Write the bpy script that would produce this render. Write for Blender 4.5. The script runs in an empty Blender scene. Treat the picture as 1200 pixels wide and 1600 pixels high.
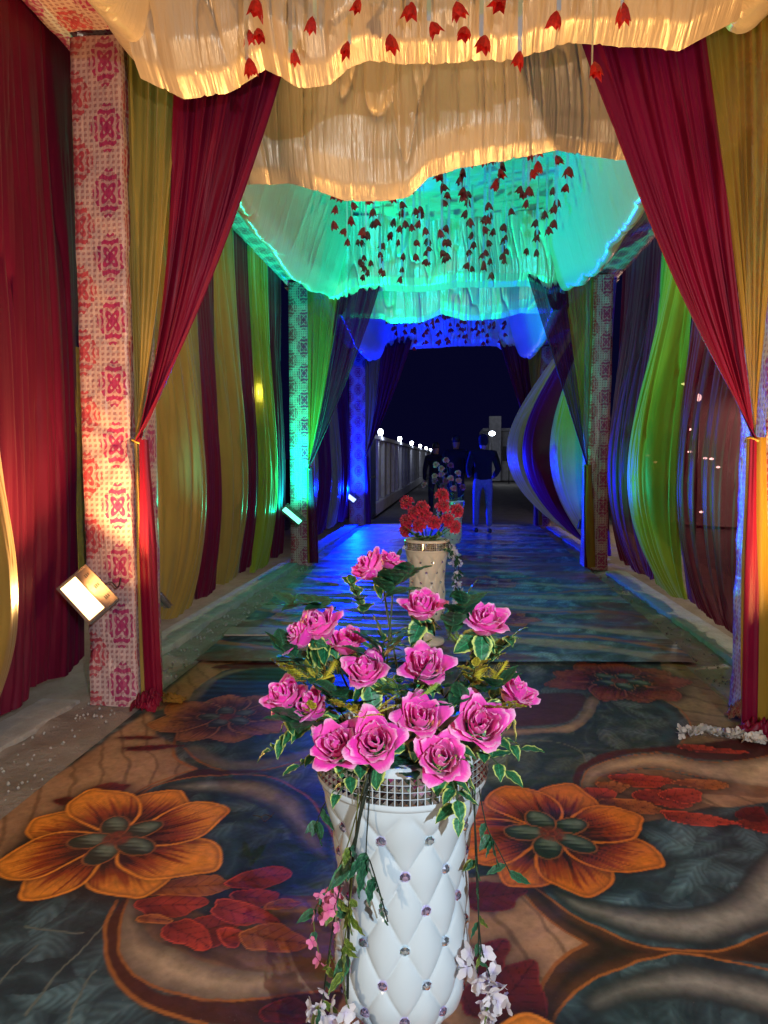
import bpy, bmesh, math, random
import numpy as np
from mathutils import Vector, Matrix, Euler, Quaternion
PI = math.pi
S = bpy.context.scene
C = S.collection
random.seed(7)

# ------------------------------------------------------------------ camera, world, exposure
F_PX, CAM_H = 1100.0, 1.37
PITCH = math.atan((800-716)/F_PX)
YAW = math.atan((711-600)/F_PX*math.cos(PITCH))
cam_d = bpy.data.cameras.new('camera'); cam = bpy.data.objects.new('camera', cam_d); C.objects.link(cam)
cam_d.sensor_fit = 'VERTICAL'; cam_d.sensor_height = 24; cam_d.lens = F_PX/1600*24
cam_d.clip_start = 0.05; cam_d.clip_end = 2000
cam.location = (0, 0, CAM_H); cam.rotation_euler = (PI/2-PITCH, 0, YAW)
S.camera = cam
S.view_settings.view_transform = 'Standard'; S.view_settings.look = 'None'
S.view_settings.exposure = 0.25; S.view_settings.gamma = 1; S.view_settings.use_curve_mapping = False
S.cycles.max_bounces = 6; S.cycles.transparent_max_bounces = 12
S.cycles.sample_clamp_indirect = 3
W = bpy.data.worlds.new('World'); S.world = W; W.use_nodes = True
W.node_tree.nodes['Background'].inputs[0].default_value = (0.0014, 0.0014, 0.012, 1)
W.node_tree.nodes['Background'].inputs[1].default_value = 1.0

def area(name, loc, direction, size, power, color, spread=160):
    """the light of one LED panel or one added fill: a wide soft-edged cone"""
    l = bpy.data.lights.new(name, 'SPOT'); l.energy = power*3.2; l.color = color
    l.spot_size = math.radians(spread); l.spot_blend = 1.0; l.shadow_soft_size = min(size)*.3
    o = bpy.data.objects.new(name, l); C.objects.link(o); o.location = loc
    o.rotation_euler = Vector(direction).to_track_quat('-Z', 'Y').to_euler()
    return o
def point(name, loc, power, color, r=0.05):
    l = bpy.data.lights.new(name, 'POINT'); l.energy = power; l.color = color; l.shadow_soft_size = r
    o = bpy.data.objects.new(name, l); C.objects.link(o); o.location = loc
    return o
WARM = (1.0, 0.54, 0.17); GREEN = (0.0, 1.0, 0.50); BLUE = (0.0, 0.012, 1.0)
P_WARM, P_GREEN, P_BLUE, P_WHITE = 92, 280, 600, 150

# ------------------------------------------------------------------ helpers: real place of a traced point
cR = np.array([math.cos(YAW), math.sin(YAW), 0])
cF = np.array([-math.sin(YAW)*math.cos(PITCH), math.cos(YAW)*math.cos(PITCH), -math.sin(PITCH)])
cU = np.array([-math.sin(YAW)*math.sin(PITCH), math.cos(YAW)*math.sin(PITCH), math.cos(PITCH)])
def gnd(px, py, z=0.0):
    d = cR*(px-600)/F_PX+cU*(800-py)/F_PX+cF
    t = (z-CAM_H)/d[2]; return (d[0]*t, d[1]*t)
def atY(px, py, Y):
    d = cR*(px-600)/F_PX+cU*(800-py)/F_PX+cF
    t = Y/d[1]; return Vector((d[0]*t, Y, CAM_H+d[2]*t))

def hsh(ix, iy, seed):
    n = (ix.astype(np.int64)*374761393+iy.astype(np.int64)*668265263+seed*1442695041) & 0xffffffff
    n = ((n ^ (n >> 13))*1274126177) & 0xffffffff
    n = n ^ (n >> 16)
    return (n & 0xffff)/65535.0
def vn(x, y=None, seed=0):
    x = np.asarray(x, float); y = np.zeros_like(x) if y is None else np.asarray(y, float)+np.zeros_like(x)
    x = x+np.zeros_like(y)
    ix = np.floor(x); iy = np.floor(y); fx = x-ix; fy = y-iy
    fx = fx*fx*(3-2*fx); fy = fy*fy*(3-2*fy)
    a = hsh(ix, iy, seed); b = hsh(ix+1, iy, seed); c = hsh(ix, iy+1, seed); d = hsh(ix+1, iy+1, seed)
    return (a*(1-fx)+b*fx)*(1-fy)+(c*(1-fx)+d*fx)*fy
def fbm(x, y, seed=0, o=4):
    s = 0; a = .5; t = 0
    for k in range(o):
        s = s+a*vn(x*2**k, y*2**k, seed+k*17); t += a; a *= .5
    return s/t
def sst(a, b, x):
    t = np.clip((x-a)/(b-a), 0, 1); return t*t*(3-2*t)

# ------------------------------------------------------------------ node helper
class NT:
    def __init__(s, name):
        s.m = bpy.data.materials.new(name); s.m.use_nodes = True; s.t = s.m.node_tree; s.t.nodes.clear()
        s.out = s.t.nodes.new('ShaderNodeOutputMaterial')
    def n(s, typ, ins=None, **kw):
        nd = s.t.nodes.new(typ)
        for k, v in kw.items(): setattr(nd, k, v)
        for k, v in (ins or {}).items(): s.set(nd.inputs[k], v)
        return nd
    def set(s, sock, v):
        if isinstance(v, E_): v = v.s
        if isinstance(v, bpy.types.NodeSocket): s.t.links.new(v, sock)
        else:
            if hasattr(sock.default_value, '__len__') and hasattr(v, '__len__') and len(v) == 3 and len(sock.default_value) == 4: v = (*v, 1)
            sock.default_value = v
    def math(s, op, a, b=0.0, c=None):
        nd = s.t.nodes.new('ShaderNodeMath'); nd.operation = op
        s.set(nd.inputs[0], a); s.set(nd.inputs[1], b)
        if c is not None: s.set(nd.inputs[2], c)
        return E_(s, nd.outputs[0])
    def mix(s, f, a, b):
        nd = s.t.nodes.new('ShaderNodeMix'); nd.data_type = 'RGBA'; nd.clamp_factor = True
        s.set(nd.inputs[0], f); s.set(nd.inputs[6], a); s.set(nd.inputs[7], b)
        return nd.outputs[2]
    def uv(s):
        u = s.n('ShaderNodeUVMap'); x = s.n('ShaderNodeSeparateXYZ', {0: u.outputs[0]})
        return u.outputs[0], E_(s, x.outputs[0]), E_(s, x.outputs[1])
    def noise(s, vec, scale, detail=3, rough=.5):
        nd = s.n('ShaderNodeTexNoise', {'Vector': vec, 'Scale': scale, 'Detail': detail, 'Roughness': rough})
        return E_(s, nd.outputs[0])
    def scalev(s, vec, sc):
        return s.n('ShaderNodeVectorMath', {0: vec, 1: sc}, operation='MULTIPLY').outputs[0]
    def finish(s, sh):
        s.t.links.new(sh, s.out.inputs[0]); return s.m
class E_:
    def __init__(s, nt, sock): s.nt = nt; s.s = sock
    def _(s, op, o, c=None): return s.nt.math(op, s, o, c)
    def __add__(s, o): return s._('ADD', o)
    def __radd__(s, o): return s._('ADD', o)
    def __sub__(s, o): return s._('SUBTRACT', o)
    def __rsub__(s, o): return s.nt.math('SUBTRACT', o, s)
    def __mul__(s, o): return s._('MULTIPLY', o)
    def __rmul__(s, o): return s._('MULTIPLY', o)
    def __truediv__(s, o): return s._('DIVIDE', o)
    def abs(s): return s._('ABSOLUTE', 0)
    def frac(s): return s._('FRACT', 0)
    def sin(s): return s._('SINE', 0)
    def sqrt(s): return s._('SQRT', 0)
    def gt(s, o): return s._('GREATER_THAN', o)
    def lt(s, o): return s._('LESS_THAN', o)
    def mx(s, o): return s._('MAXIMUM', o)
    def mn(s, o): return s._('MINIMUM', o)
    def step(s, a, b):
        nd = s.nt.n('ShaderNodeMapRange', {0: s, 1: a, 2: b}); nd.interpolation_type = 'SMOOTHSTEP'
        return E_(s.nt, nd.outputs[0])

def bsdf(nt, col, rough=.5, metal=0, bump=None, bstr=.3, bdist=.01, **kw):
    ins = {'Base Color': col, 'Roughness': rough, 'Metallic': metal}
    if bump is not None:
        b = nt.n('ShaderNodeBump', {'Strength': bstr, 'Distance': bdist, 'Height': bump}); ins['Normal'] = b.outputs[0]
    ins.update(kw)
    return nt.n('ShaderNodeBsdfPrincipled', ins)

def simple(name, col, rough=.5, metal=0, nscale=30, var=.25, emit=0, ecol=None, bstr=.15, **kw):
    nt = NT(name); tc = nt.n('ShaderNodeTexCoord').outputs['Object']
    nz = nt.noise(tc, nscale, 4)
    c2 = tuple(max(0, c*(1-var)) for c in col)
    colr = nt.mix(nz.step(.3, .7), c2, col)
    ins = dict(kw)
    if emit: ins['Emission Color'] = ecol or col; ins['Emission Strength'] = emit
    b = bsdf(nt, colr, rough, metal, bump=nz, bstr=bstr, bdist=.002, **ins)
    return nt.finish(b.outputs[0])

def cloth(name, col, rough=.42, sheer=0.0, trans=.25, fold=(70, 2.0), bstr=.35, bdist=.012, crinkle=0.0, sheen=.3, var=.3, aniso=0.0):
    nt = NT(name); uv, u, v = nt.uv()
    n1 = nt.noise(nt.scalev(uv, (fold[0], fold[1], 1)), 1.0, 3, .6)
    n2 = nt.noise(nt.scalev(uv, (fold[0]*.35, fold[1]*1.3, 1)), 1.0, 2)
    h = n1*.5+n2
    if crinkle:
        n3 = nt.noise(nt.scalev(uv, (85, 6, 1)), 1.0, 3, .55); h = h+n3*crinkle
    n4 = nt.noise(nt.scalev(uv, (2.0, 1.2, 1)), 1.0, 3)
    weave = nt.noise(nt.scalev(uv, (900, 900, 1)), 1.0, 1)
    cc = nt.mix(n4.step(.3, .75), tuple(c*(1-var) for c in col), col)
    cc = nt.mix(weave.step(.2, .8)*.25, cc, tuple(c*.75 for c in col))
    b = bsdf(nt, cc, rough, .25 if crinkle else 0, bump=h, bstr=bstr, bdist=bdist)
    b.inputs['Sheen Weight'].default_value = sheen; b.inputs['Sheen Roughness'].default_value = .4
    b.inputs['Specular IOR Level'].default_value = .55 if crinkle else .28
    bump = b.inputs['Normal'].links[0].from_socket
    sh = b.outputs[0]
    tr = nt.n('ShaderNodeBsdfTranslucent', {'Color': cc, 'Normal': bump})
    mx = nt.n('ShaderNodeMixShader', {0: trans, 1: sh, 2: tr.outputs[0]}); sh = mx.outputs[0]
    if sheer:
        # open weave: seen straight on it lets the view through, edge on it closes
        lw = nt.n('ShaderNodeLayerWeight', {'Blend': .35})
        f = (1-E_(nt, lw.outputs['Facing']))*sheer*(n2.step(.25, .7)*.5+.6)
        tp = nt.n('ShaderNodeBsdfTransparent', {'Color': tuple(.35+.65*min(1, c*3) for c in col)})
        mx = nt.n('ShaderNodeMixShader', {0: f, 1: sh, 2: tp.outputs[0]}); sh = mx.outputs[0]
    return nt.finish(sh)

# ------------------------------------------------------------------ materials
M = {}
M['maroon'] = cloth('maroon_curtain_cloth', (.15, .002, .034), rough=.5, sheer=0, trans=.15, sheen=.03, bstr=.26, fold=(30, 1.6))
M['maroon_sheer'] = cloth('sheer_maroon_cloth', (.17, .003, .040), rough=.5, sheer=.42, trans=.22, sheen=.1, bstr=.26, fold=(30, 1.6))
M['red_swag'] = cloth('red_swag_cloth', (.27, .003, .034), rough=.45, sheer=0, trans=.25, sheen=.03, bstr=.18, fold=(40, 1.6))
M['yellow'] = cloth('mustard_curtain_cloth', (.42, .28, .065), rough=.40, sheer=0.03, trans=.15, sheen=.15, bstr=.26, fold=(28, 1.8))
M['yellow_sheer'] = cloth('sheer_mustard_cloth', (.48, .28, .03), rough=.42, sheer=.28, trans=.25, sheen=.12, bstr=.16, fold=(30, 1.8))
M['lime'] = cloth('lime_curtain_cloth', (.36, .40, .035), rough=.40, sheer=.08, trans=.25, sheen=.12, bstr=.26, fold=(28, 1.8))
M['satin'] = cloth('cream_satin', (.68, .56, .42), rough=.30, trans=.03, fold=(15, 1.3), bstr=.40, bdist=.030, crinkle=.35, sheen=.2, var=.08)
M['ribbon'] = cloth('white_ribbon', (.62, .60, .55), rough=.4, sheer=.15, trans=.4, bstr=.2, var=.05)

def damask(name):
    nt = NT(name); uv, u, v = nt.uv()
    wob = nt.noise(nt.scalev(uv, (3, 3, 1)), 1.0, 2)
    x = u+(wob-.5)*.012; y = v+(wob-.5)*.02
    ck = ((x/.0145)._('FLOOR', 0)+(y/.0145)._('FLOOR', 0))*.5
    ckm = ck.frac().gt(.25)
    dots = ((x/.029).frac()-.5).abs().mx(((y/.029).frac()-.5).abs()).lt(.27)
    def motif(cx, cy):
        fx = ((x-cx)/.34).frac()-.5; fy = ((y-cy)/.33).frac()-.5
        X = fx*.34/.090; Y = fy*.33/.120
        r = (X*X+Y*Y).sqrt(); th = nt.math('ARCTAN2', Y, X)
        lob = (th*8.0).sin().abs()*.13+(th*4.0+PI/2).sin()*.10+(th*20.0).sin()*.035
        R = .84+lob
        m = r.lt(R)
        # openwork inside
        ring = ((r*15.0)+(th*4.0+PI/2).sin()*2.2).sin().gt(.25)*r.gt(.22)
        X2 = X.abs()-.78
        r2 = (X2*X2+Y*Y*.8).sqrt()
        curl = ((r2*30.0)+th*2.0).sin().gt(.1)*r2.lt(.32)
        Y2 = Y.abs()-.42
        r3 = (X*X*1.6+Y2*Y2).sqrt()
        eye = ((r3*20.0)+(th*10.0).sin()*.8).sin().gt(.25)*r3.lt(.24)
        hole = ring.mx(curl).mx(eye)
        return m*(1-hole*.75)
    a = motif(.19, .12); b = motif(.02, .285)
    base = nt.mix(dots, (.52, .35, .33), (.33, .15, .16))
    base = nt.mix(ckm*.22, base, (.56, .42, .40))
    col = nt.mix(a*.85, base, (.40, .020, .05)); col = nt.mix(b*.92, col, (.33, .008, .10))
    wr = nt.noise(nt.scalev(uv, (9, 5, 1)), 1.0, 5, .6)
    n = nt.n('ShaderNodeMapping', {'Vector': uv, 'Rotation': (0, 0, .9), 'Scale': (30, 3.5, 1)})
    wr2 = nt.noise(n.outputs[0], 1.0, 3)
    b_ = bsdf(nt, col, .33, 0, bump=wr+wr2*.7, bstr=.75, bdist=.02)
    return nt.finish(b_.outputs[0])
M['damask'] = damask('damask_print_wrap')

def vinyl(name, rough, spec):
    nt = NT(name); a = nt.n('ShaderNodeVertexColor', layer_name='print')
    tc = nt.n('ShaderNodeTexCoord').outputs['Object']
    n1 = nt.noise(tc, 60, 5, .65); n2 = nt.noise(tc, 3.2, 3)
    dust = nt.noise(tc, 7, 6, .7)
    c = nt.mix(n1.step(.35, .75)*.30, a.outputs[0], nt.scalev(a.outputs[0], (.5, .48, .46)))
    c = nt.mix(dust.step(.60, .80)*.07, c, (.22, .19, .16))
    sp = nt.noise(tc, 240, 2); spk = sp.step(.74, .78)*.5
    c = nt.mix(spk, c, (.4, .33, .26))
    r = n2*.20+rough
    b = bsdf(nt, c, r, 0, bump=n1*.25+nt.noise(tc, 9, 3)*1.5, bstr=.25, bdist=.01)
    b.inputs['Specular IOR Level'].default_value = spec
    return nt.finish(b.outputs[0])
M['print'] = vinyl('printed_vinyl', .36, .22); M['print_far'] = vinyl('glossy_printed_vinyl', .34, .4)

def ground_mat(name, a, b, scale=3):
    nt = NT(name); tc = nt.n('ShaderNodeTexCoord').outputs['Object']
    n1 = nt.noise(tc, scale, 8, .65); n2 = nt.noise(tc, 45, 5, .7); n3 = nt.noise(tc, 160, 3)
    v = nt.n('ShaderNodeTexVoronoi', {'Vector': tc, 'Scale': 28.0}); vd = E_(nt, v.outputs['Distance'])
    c = nt.mix(n1.step(.3, .7), a, b); c = nt.mix(n2.step(.55, .75)*.5, c, tuple(x*.55 for x in a))
    s = bsdf(nt, c, .9, 0, bump=n1*.6+n2*.5+n3*.15+vd*.25, bstr=.8, bdist=.02)
    return nt.finish(s.outputs[0])
M['sand'] = ground_mat('sandy_ground', (.26, .21, .17), (.36, .30, .25))
M['path'] = ground_mat('concrete_path', (.12, .11, .10), (.18, .17, .16))
M['kerb'] = ground_mat('kerb_concrete', (.32, .30, .27), (.42, .39, .36), 8)
M['wallpaint'] = simple('pale_wall_paint', (.55, .55, .58), .8, nscale=5)
M['black'] = simple('black_metal', (.02, .02, .022), .45)
M['steel'] = simple('grey_cast_metal', (.30, .28, .27), .4, .6)
M['bezel'] = simple('pale_bezel', (.20, .13, .10), .6)
M['white_plastic'] = simple('glossy_white_moulding', (.56, .64, .69), .16, nscale=6, var=.06, bstr=.03)
M['cream_plastic'] = simple('cream_moulding', (.82, .72, .56), .25, nscale=6, var=.06, bstr=.03)
M['foam'] = simple('dark_foam', (.03, .05, .03), .9)
M['stem'] = simple('green_stem', (.02, .06, .02), .6)
M['vinestem'] = simple('dark_vine_stem', (.012, .022, .012), .6)
M['olivestem'] = simple('olive_vine_stem', (.12, .14, .03), .6)
M['skin'] = simple('skin', (.30, .16, .10), .55)
M['jacket'] = simple('dark_jacket', (.004, .004, .005), 1.0)
M['jacket2'] = simple('charcoal_jacket', (.005, .005, .007), 1.0)
M['jeans'] = simple('blue_jeans', (.12, .14, .22), .8)
M['trousers'] = simple('dark_trousers', (.015, .015, .02), .85)
M['hair'] = simple('black_hair', (.008, .007, .007), .6)
M['shoe'] = simple('dark_shoe', (.03, .025, .022), .6)
M['ply'] = simple('thin_plywood', (.34, .30, .26), .5, nscale=12)
M['banner'] = simple('yellow_banner_cloth', (.40, .28, .04), .6)
M['ink'] = simple('black_print', (.01, .01, .01), .6)
M['redtulip'] = simple('red_felt', (.60, .010, .010), .6, nscale=60, var=.35)
M['paper'] = simple('pale_petals', (.65, .58, .50), .7)
M['twig'] = simple('dry_twig', (.14, .10, .08), .8)
M['foliage_dark'] = simple('dark_tree_leaves', (.03, .05, .02), .8)
def mirror():
    nt = NT('mirror_mosaic'); g = nt.n('ShaderNodeNewGeometry'); r = E_(nt, g.outputs['Random Per Island'])
    c = nt.mix(r.step(.1, .9), (.35, .33, .32), (.85, .88, .90))
    return nt.finish(bsdf(nt, c, .12, 1.0).outputs[0])
M['mirror'] = mirror()
def crystal():
    nt = NT('cut_crystal'); oi = nt.n('ShaderNodeObjectInfo'); r = E_(nt, oi.outputs['Random'])
    c = nt.mix(r.step(.2, .9), (.80, .66, 1.0), (.78, .92, 1.0))
    return nt.finish(bsdf(nt, c, .08, .9).outputs[0])
M['crystal'] = crystal()
M['chrome'] = simple('chrome_rim', (.55, .5, .48), .2, 1.0)

def petal_mat(name, core, edge, dark, em=0):
    nt = NT(name); uv, u, v = nt.uv()
    e = ((u-.5).abs()*2).mx(v)
    n = nt.noise(nt.scalev(uv, (26, 5, 1)), 1.0, 3); n2 = nt.noise(nt.scalev(uv, (3, 3, 1)), 1.0, 4)
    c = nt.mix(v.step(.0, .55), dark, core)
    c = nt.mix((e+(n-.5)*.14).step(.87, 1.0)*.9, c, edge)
    c = nt.mix(n2.step(.5, .75)*.05, c, edge)
    oi = nt.n('ShaderNodeObjectInfo'); c = nt.mix(E_(nt, oi.outputs['Random'])*.14, c, edge)
    b = bsdf(nt, c, .55, 0, bump=n, bstr=.35, bdist=.003)
    b.inputs['Sheen Weight'].default_value = .25
    tr = nt.n('ShaderNodeBsdfTranslucent', {'Color': c})
    mx = nt.n('ShaderNodeMixShader', {0: .18, 1: b.outputs[0], 2: tr.outputs[0]})
    return nt.finish(mx.outputs[0])
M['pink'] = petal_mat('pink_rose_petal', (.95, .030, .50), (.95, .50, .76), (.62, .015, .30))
M['red_carn'] = petal_mat('red_carnation_petal', (.62, .004, .05), (.78, .07, .12), (.30, .0, .02))
M['wine'] = petal_mat('wine_rose_petal', (.16, .01, .07), (.40, .10, .22), (.06, 0, .03))
M['coral'] = petal_mat('coral_petal', (.60, .12, .12), (.75, .40, .35), (.3, .03, .05))
M['blossom_pink'] = petal_mat('pink_blossom', (.80, .18, .36), (.85, .45, .6), (.7, .08, .3))
M['blossom_white'] = petal_mat('white_blossom', (.70, .66, .68), (.78, .74, .78), (.55, .50, .70))
def leaf_mat(name, core, edge, sharp=(.62, .86)):
    nt = NT(name); uv, u, v = nt.uv()
    e = (u-.5).abs()*2
    n = nt.noise(nt.scalev(uv, (9, 16, 1)), 1.0, 3)
    vein = ((v*9.0-e*1.6).frac()-.5).abs().lt(.06)*e.lt(.8)
    c = nt.mix(n.step(.3, .7), core, tuple(x*.55 for x in core))
    c = nt.mix(e.lt(.05)*.6+vein*.25, c, tuple(min(1, x*2.2) for x in core))
    c = nt.mix((e+(n-.5)*.35).step(*sharp), c, edge)
    b = bsdf(nt, c, .45, 0, bump=n+vein*.4, bstr=.3, bdist=.003)
    return nt.finish(b.outputs[0])
M['leaf'] = leaf_mat('variegated_leaf', (.018, .17, .065), (.58, .70, .18), (.66, .90))
M['leaf_dark'] = leaf_mat('dark_leaf', (.014, .085, .040), (.03, .15, .06))
M['leaf_olive'] = leaf_mat('olive_leaf', (.10, .16, .02), (.22, .26, .05))
M['leaf_gold'] = leaf_mat('golden_leaf', (.30, .26, .02), (.48, .42, .05))

def emis(name, col, st):
    nt = NT(name); e = nt.n('ShaderNodeEmission', {'Color': col, 'Strength': st}); return nt.finish(e.outputs[0])
M['e_warm'] = emis('lit_warm_panel', (1, .66, .26), 5); M['e_green'] = emis('lit_green_panel', (.16, 1, .62), 2.2)
M['e_blue'] = emis('lit_blue_panel', (.34, .48, 1.0), 2.2); M['e_white'] = emis('lit_white_panel', (.9, .95, 1), 12)
M['e_tube'] = emis('lit_tube', (1, .74, .30), 5); M['e_lamp'] = emis('lit_wall_lamp', (.75, .85, 1), 14)
M['e_bulb'] = emis('lit_bulb', (1, .9, .7), 9)

# ------------------------------------------------------------------ object helpers
def tag(o, label, cat, group=None):
    o['label'] = label; o['category'] = cat
    if group: o['group'] = group
    return o
def thing(name, label, cat, loc=(0, 0, 0), group=None, rot=None):
    o = bpy.data.objects.new(name, None); C.objects.link(o); o.location = loc; o.empty_display_size = .1
    if rot is not None: o.rotation_euler = rot
    return tag(o, label, cat, group)
def link(name, me, mat=None, parent=None, world=True):
    """world=True: the mesh holds world coordinates and is kept in place under its parent."""
    if mat is not None and not me.materials: me.materials.append(mat)
    o = bpy.data.objects.new(name, me); C.objects.link(o)
    if parent is not None:
        o.parent = parent
        if world:
            o.matrix_parent_inverse = Matrix.Translation(-Vector(parent.location))
    return o
def struct(o): o['kind'] = 'structure'; return o

def gmesh(name, P, uv=None, close_u=False, colors=None):
    """P[nv,nu,3] -> grid mesh."""
    nv, nu = P.shape[:2]
    me = bpy.data.meshes.new(name)
    co = np.ascontiguousarray(P.reshape(-1, 3), dtype=np.float32)
    j, i = np.meshgrid(np.arange(nv-1), np.arange(nu if close_u else nu-1), indexing='ij')
    i2 = (i+1) % nu
    f = np.stack([j*nu+i, j*nu+i2, (j+1)*nu+i2, (j+1)*nu+i], -1).reshape(-1, 4).astype(np.int32)
    me.vertices.add(len(co)); me.vertices.foreach_set('co', co.ravel())
    me.loops.add(f.size); me.loops.foreach_set('vertex_index', f.ravel())
    me.polygons.add(len(f)); me.polygons.foreach_set('loop_start', np.arange(0, f.size, 4, dtype=np.int32))
    me.update(calc_edges=True)
    me.polygons.foreach_set('use_smooth', np.ones(len(f), bool))
    if uv is None:
        uu, vv = np.meshgrid(np.linspace(0, 1, nu), np.linspace(0, 1, nv)); uv = np.stack([uu, vv], -1)
    l = me.uv_layers.new(name='UVMap')
    if close_u:
        # per-loop coordinates so that the seam closes
        du = uv[0, -1, 0]-uv[0, -2, 0]
        ext = np.concatenate([uv, uv[:, -1:]+np.array([du, 0])], 1)
        a = np.stack([ext[j, i], ext[j, i+1], ext[j+1, i+1], ext[j+1, i]], -2).reshape(-1, 2)
        l.data.foreach_set('uv', a.astype(np.float32).ravel())
    else:
        l.data.foreach_set('uv', uv.reshape(-1, 2)[f.ravel()].astype(np.float32).ravel())
    if colors is not None:
        ca = me.color_attributes.new('print', 'FLOAT_COLOR', 'POINT')
        cc = np.concatenate([colors.reshape(-1, 3), np.ones((nv*nu, 1))], 1).astype(np.float32)
        ca.data.foreach_set('color', cc.ravel())
    return me
def pymesh(name, v, f, smooth=False, uvs=None):
    me = bpy.data.meshes.new(name); me.from_pydata([tuple(p) for p in v], [], f); me.update()
    if smooth: me.polygons.foreach_set('use_smooth', [True]*len(me.polygons))
    return me
def bmdone(bm, name, smooth=False):
    me = bpy.data.meshes.new(name); bmesh.ops.recalc_face_normals(bm, faces=bm.faces); bm.to_mesh(me); bm.free()
    if smooth: me.polygons.foreach_set('use_smooth', [True]*len(me.polygons))
    return me
def bm_box(bm, x0, x1, y0, y1, z0, z1, bev=0, mat=None):
    r = bmesh.ops.create_cube(bm, size=1, matrix=Matrix.Translation(((x0+x1)/2, (y0+y1)/2, (z0+z1)/2)) @ Matrix.Diagonal((x1-x0, y1-y0, z1-z0, 1)))
    if bev: bmesh.ops.bevel(bm, geom=list({e for v in r['verts'] for e in v.link_edges}), offset=bev, segments=2, affect='EDGES')
def box_me(name, x0, x1, y0, y1, z0, z1, bev=0):
    bm = bmesh.new(); bm_box(bm, x0, x1, y0, y1, z0, z1, bev); return bmdone(bm, name)
def tube_P(pts, r, n=8, res=None):
    pts = [Vector(p) for p in pts]
    if res:
        out = []
        m = len(pts)
        for k in range(m-1):
            p0 = pts[max(k-1, 0)]; p1 = pts[k]; p2 = pts[k+1]; p3 = pts[min(k+2, m-1)]
            for s in range(res):
                t = s/res
                out.append(.5*((2*p1)+(p2-p0)*t+(2*p0-5*p1+4*p2-p3)*t*t+(3*p1-p0-3*p2+p3)*t**3))
        out.append(pts[-1]); pts = out
    P = np.zeros((len(pts), n, 3)); up = Vector((0.13, .27, .95))
    for k, p in enumerate(pts):
        d = (pts[min(k+1, len(pts)-1)]-pts[max(k-1, 0)]).normalized()
        a = d.cross(up)
        if a.length < .1: a = d.cross(Vector((1, 0, 0)))
        a.normalize(); b = d.cross(a); up = up if True else b
        rr = r[0]+(r[1]-r[0])*k/(len(pts)-1) if isinstance(r, tuple) else r
        for i in range(n):
            q = p+a*math.cos(2*PI*i/n)*rr+b*math.sin(2*PI*i/n)*rr; P[k, i] = q
    return P
def tube(name, pts, r, n=8, res=None): return gmesh(name, tube_P(pts, r, n, res), close_u=True)
def lathe_me(name, prof, n=48):
    prof = np.array(prof); th = np.arange(n)/n*2*PI
    P = np.stack([prof[:, :1]*np.cos(th), prof[:, :1]*np.sin(th), prof[:, 1:]+0*th], -1)
    uu, vv = np.meshgrid(np.arange(n)/n, prof[:, 1]); return gmesh(name, P, uv=np.stack([uu, vv], -1), close_u=True)

# ================================================================== SETTING: ground, carpets, kerb, path
Xg, Yg = np.meshgrid(np.linspace(-3.2, 3.2, 160), np.linspace(-4, 15.6, 420))
side = np.maximum(sst(-1.62, -1.85, Xg), sst(1.5, 1.75, Xg))
Zg = (fbm(Xg*5, Yg*5, 3)-.45)*.05*side+(fbm(Xg*22, Yg*22, 9)-.5)*.016*side
Zg = np.where(side > .02, Zg, -0.002)
g = link('ground', gmesh('ground', np.stack([Xg, Yg, Zg], -1)), M['sand']); struct(g)
far = link('far_ground', box_me('far_ground', -300, 300, -100, 900, -.25, -.06), M['path']); struct(far)
bm = bmesh.new(); bm_box(bm, -1.75, 1.9, 14.35, 70, -.05, .012)
p = link('path', bmdone(bm, 'path'), M['path']); struct(p)

# --- the printed pattern
def seg_dist(X, Y, pts, closed):
    d = np.full(X.shape, 1e9); n = len(pts); inside = np.zeros(X.shape, bool)
    for k in range(n if closed else n-1):
        ax, ay = pts[k]; bx, by = pts[(k+1) % n]
        vx, vy = bx-ax, by-ay; L = vx*vx+vy*vy+1e-12
        t = np.clip(((X-ax)*vx+(Y-ay)*vy)/L, 0, 1)
        d = np.minimum(d, (X-ax-t*vx)**2+(Y-ay-t*vy)**2)
        if closed and abs(vy) > 1e-9:
            inside ^= ((ay > Y) != (by > Y)) & (X < ax+vx*(Y-ay)/vy)
    d = np.sqrt(d)
    return np.where(inside, -d, d) if closed else d
def smooth_pts(pts, closed, res=6):
    n = len(pts); out = []
    for k in range(n if closed else n-1):
        p = [np.array(pts[(k+o) % n] if closed else pts[min(max(k+o, 0), n-1)], float) for o in (-1, 0, 1, 2)]
        for s in range(res):
            t = s/res
            out.append(tuple(.5*((2*p[1])+(p[2]-p[0])*t+(2*p[0]-5*p[1]+4*p[2]-p[3])*t*t+(3*p[1]-p[0]-3*p[2]+p[3])*t**3)))
    if not closed: out.append(tuple(pts[-1]))
    return out
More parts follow.
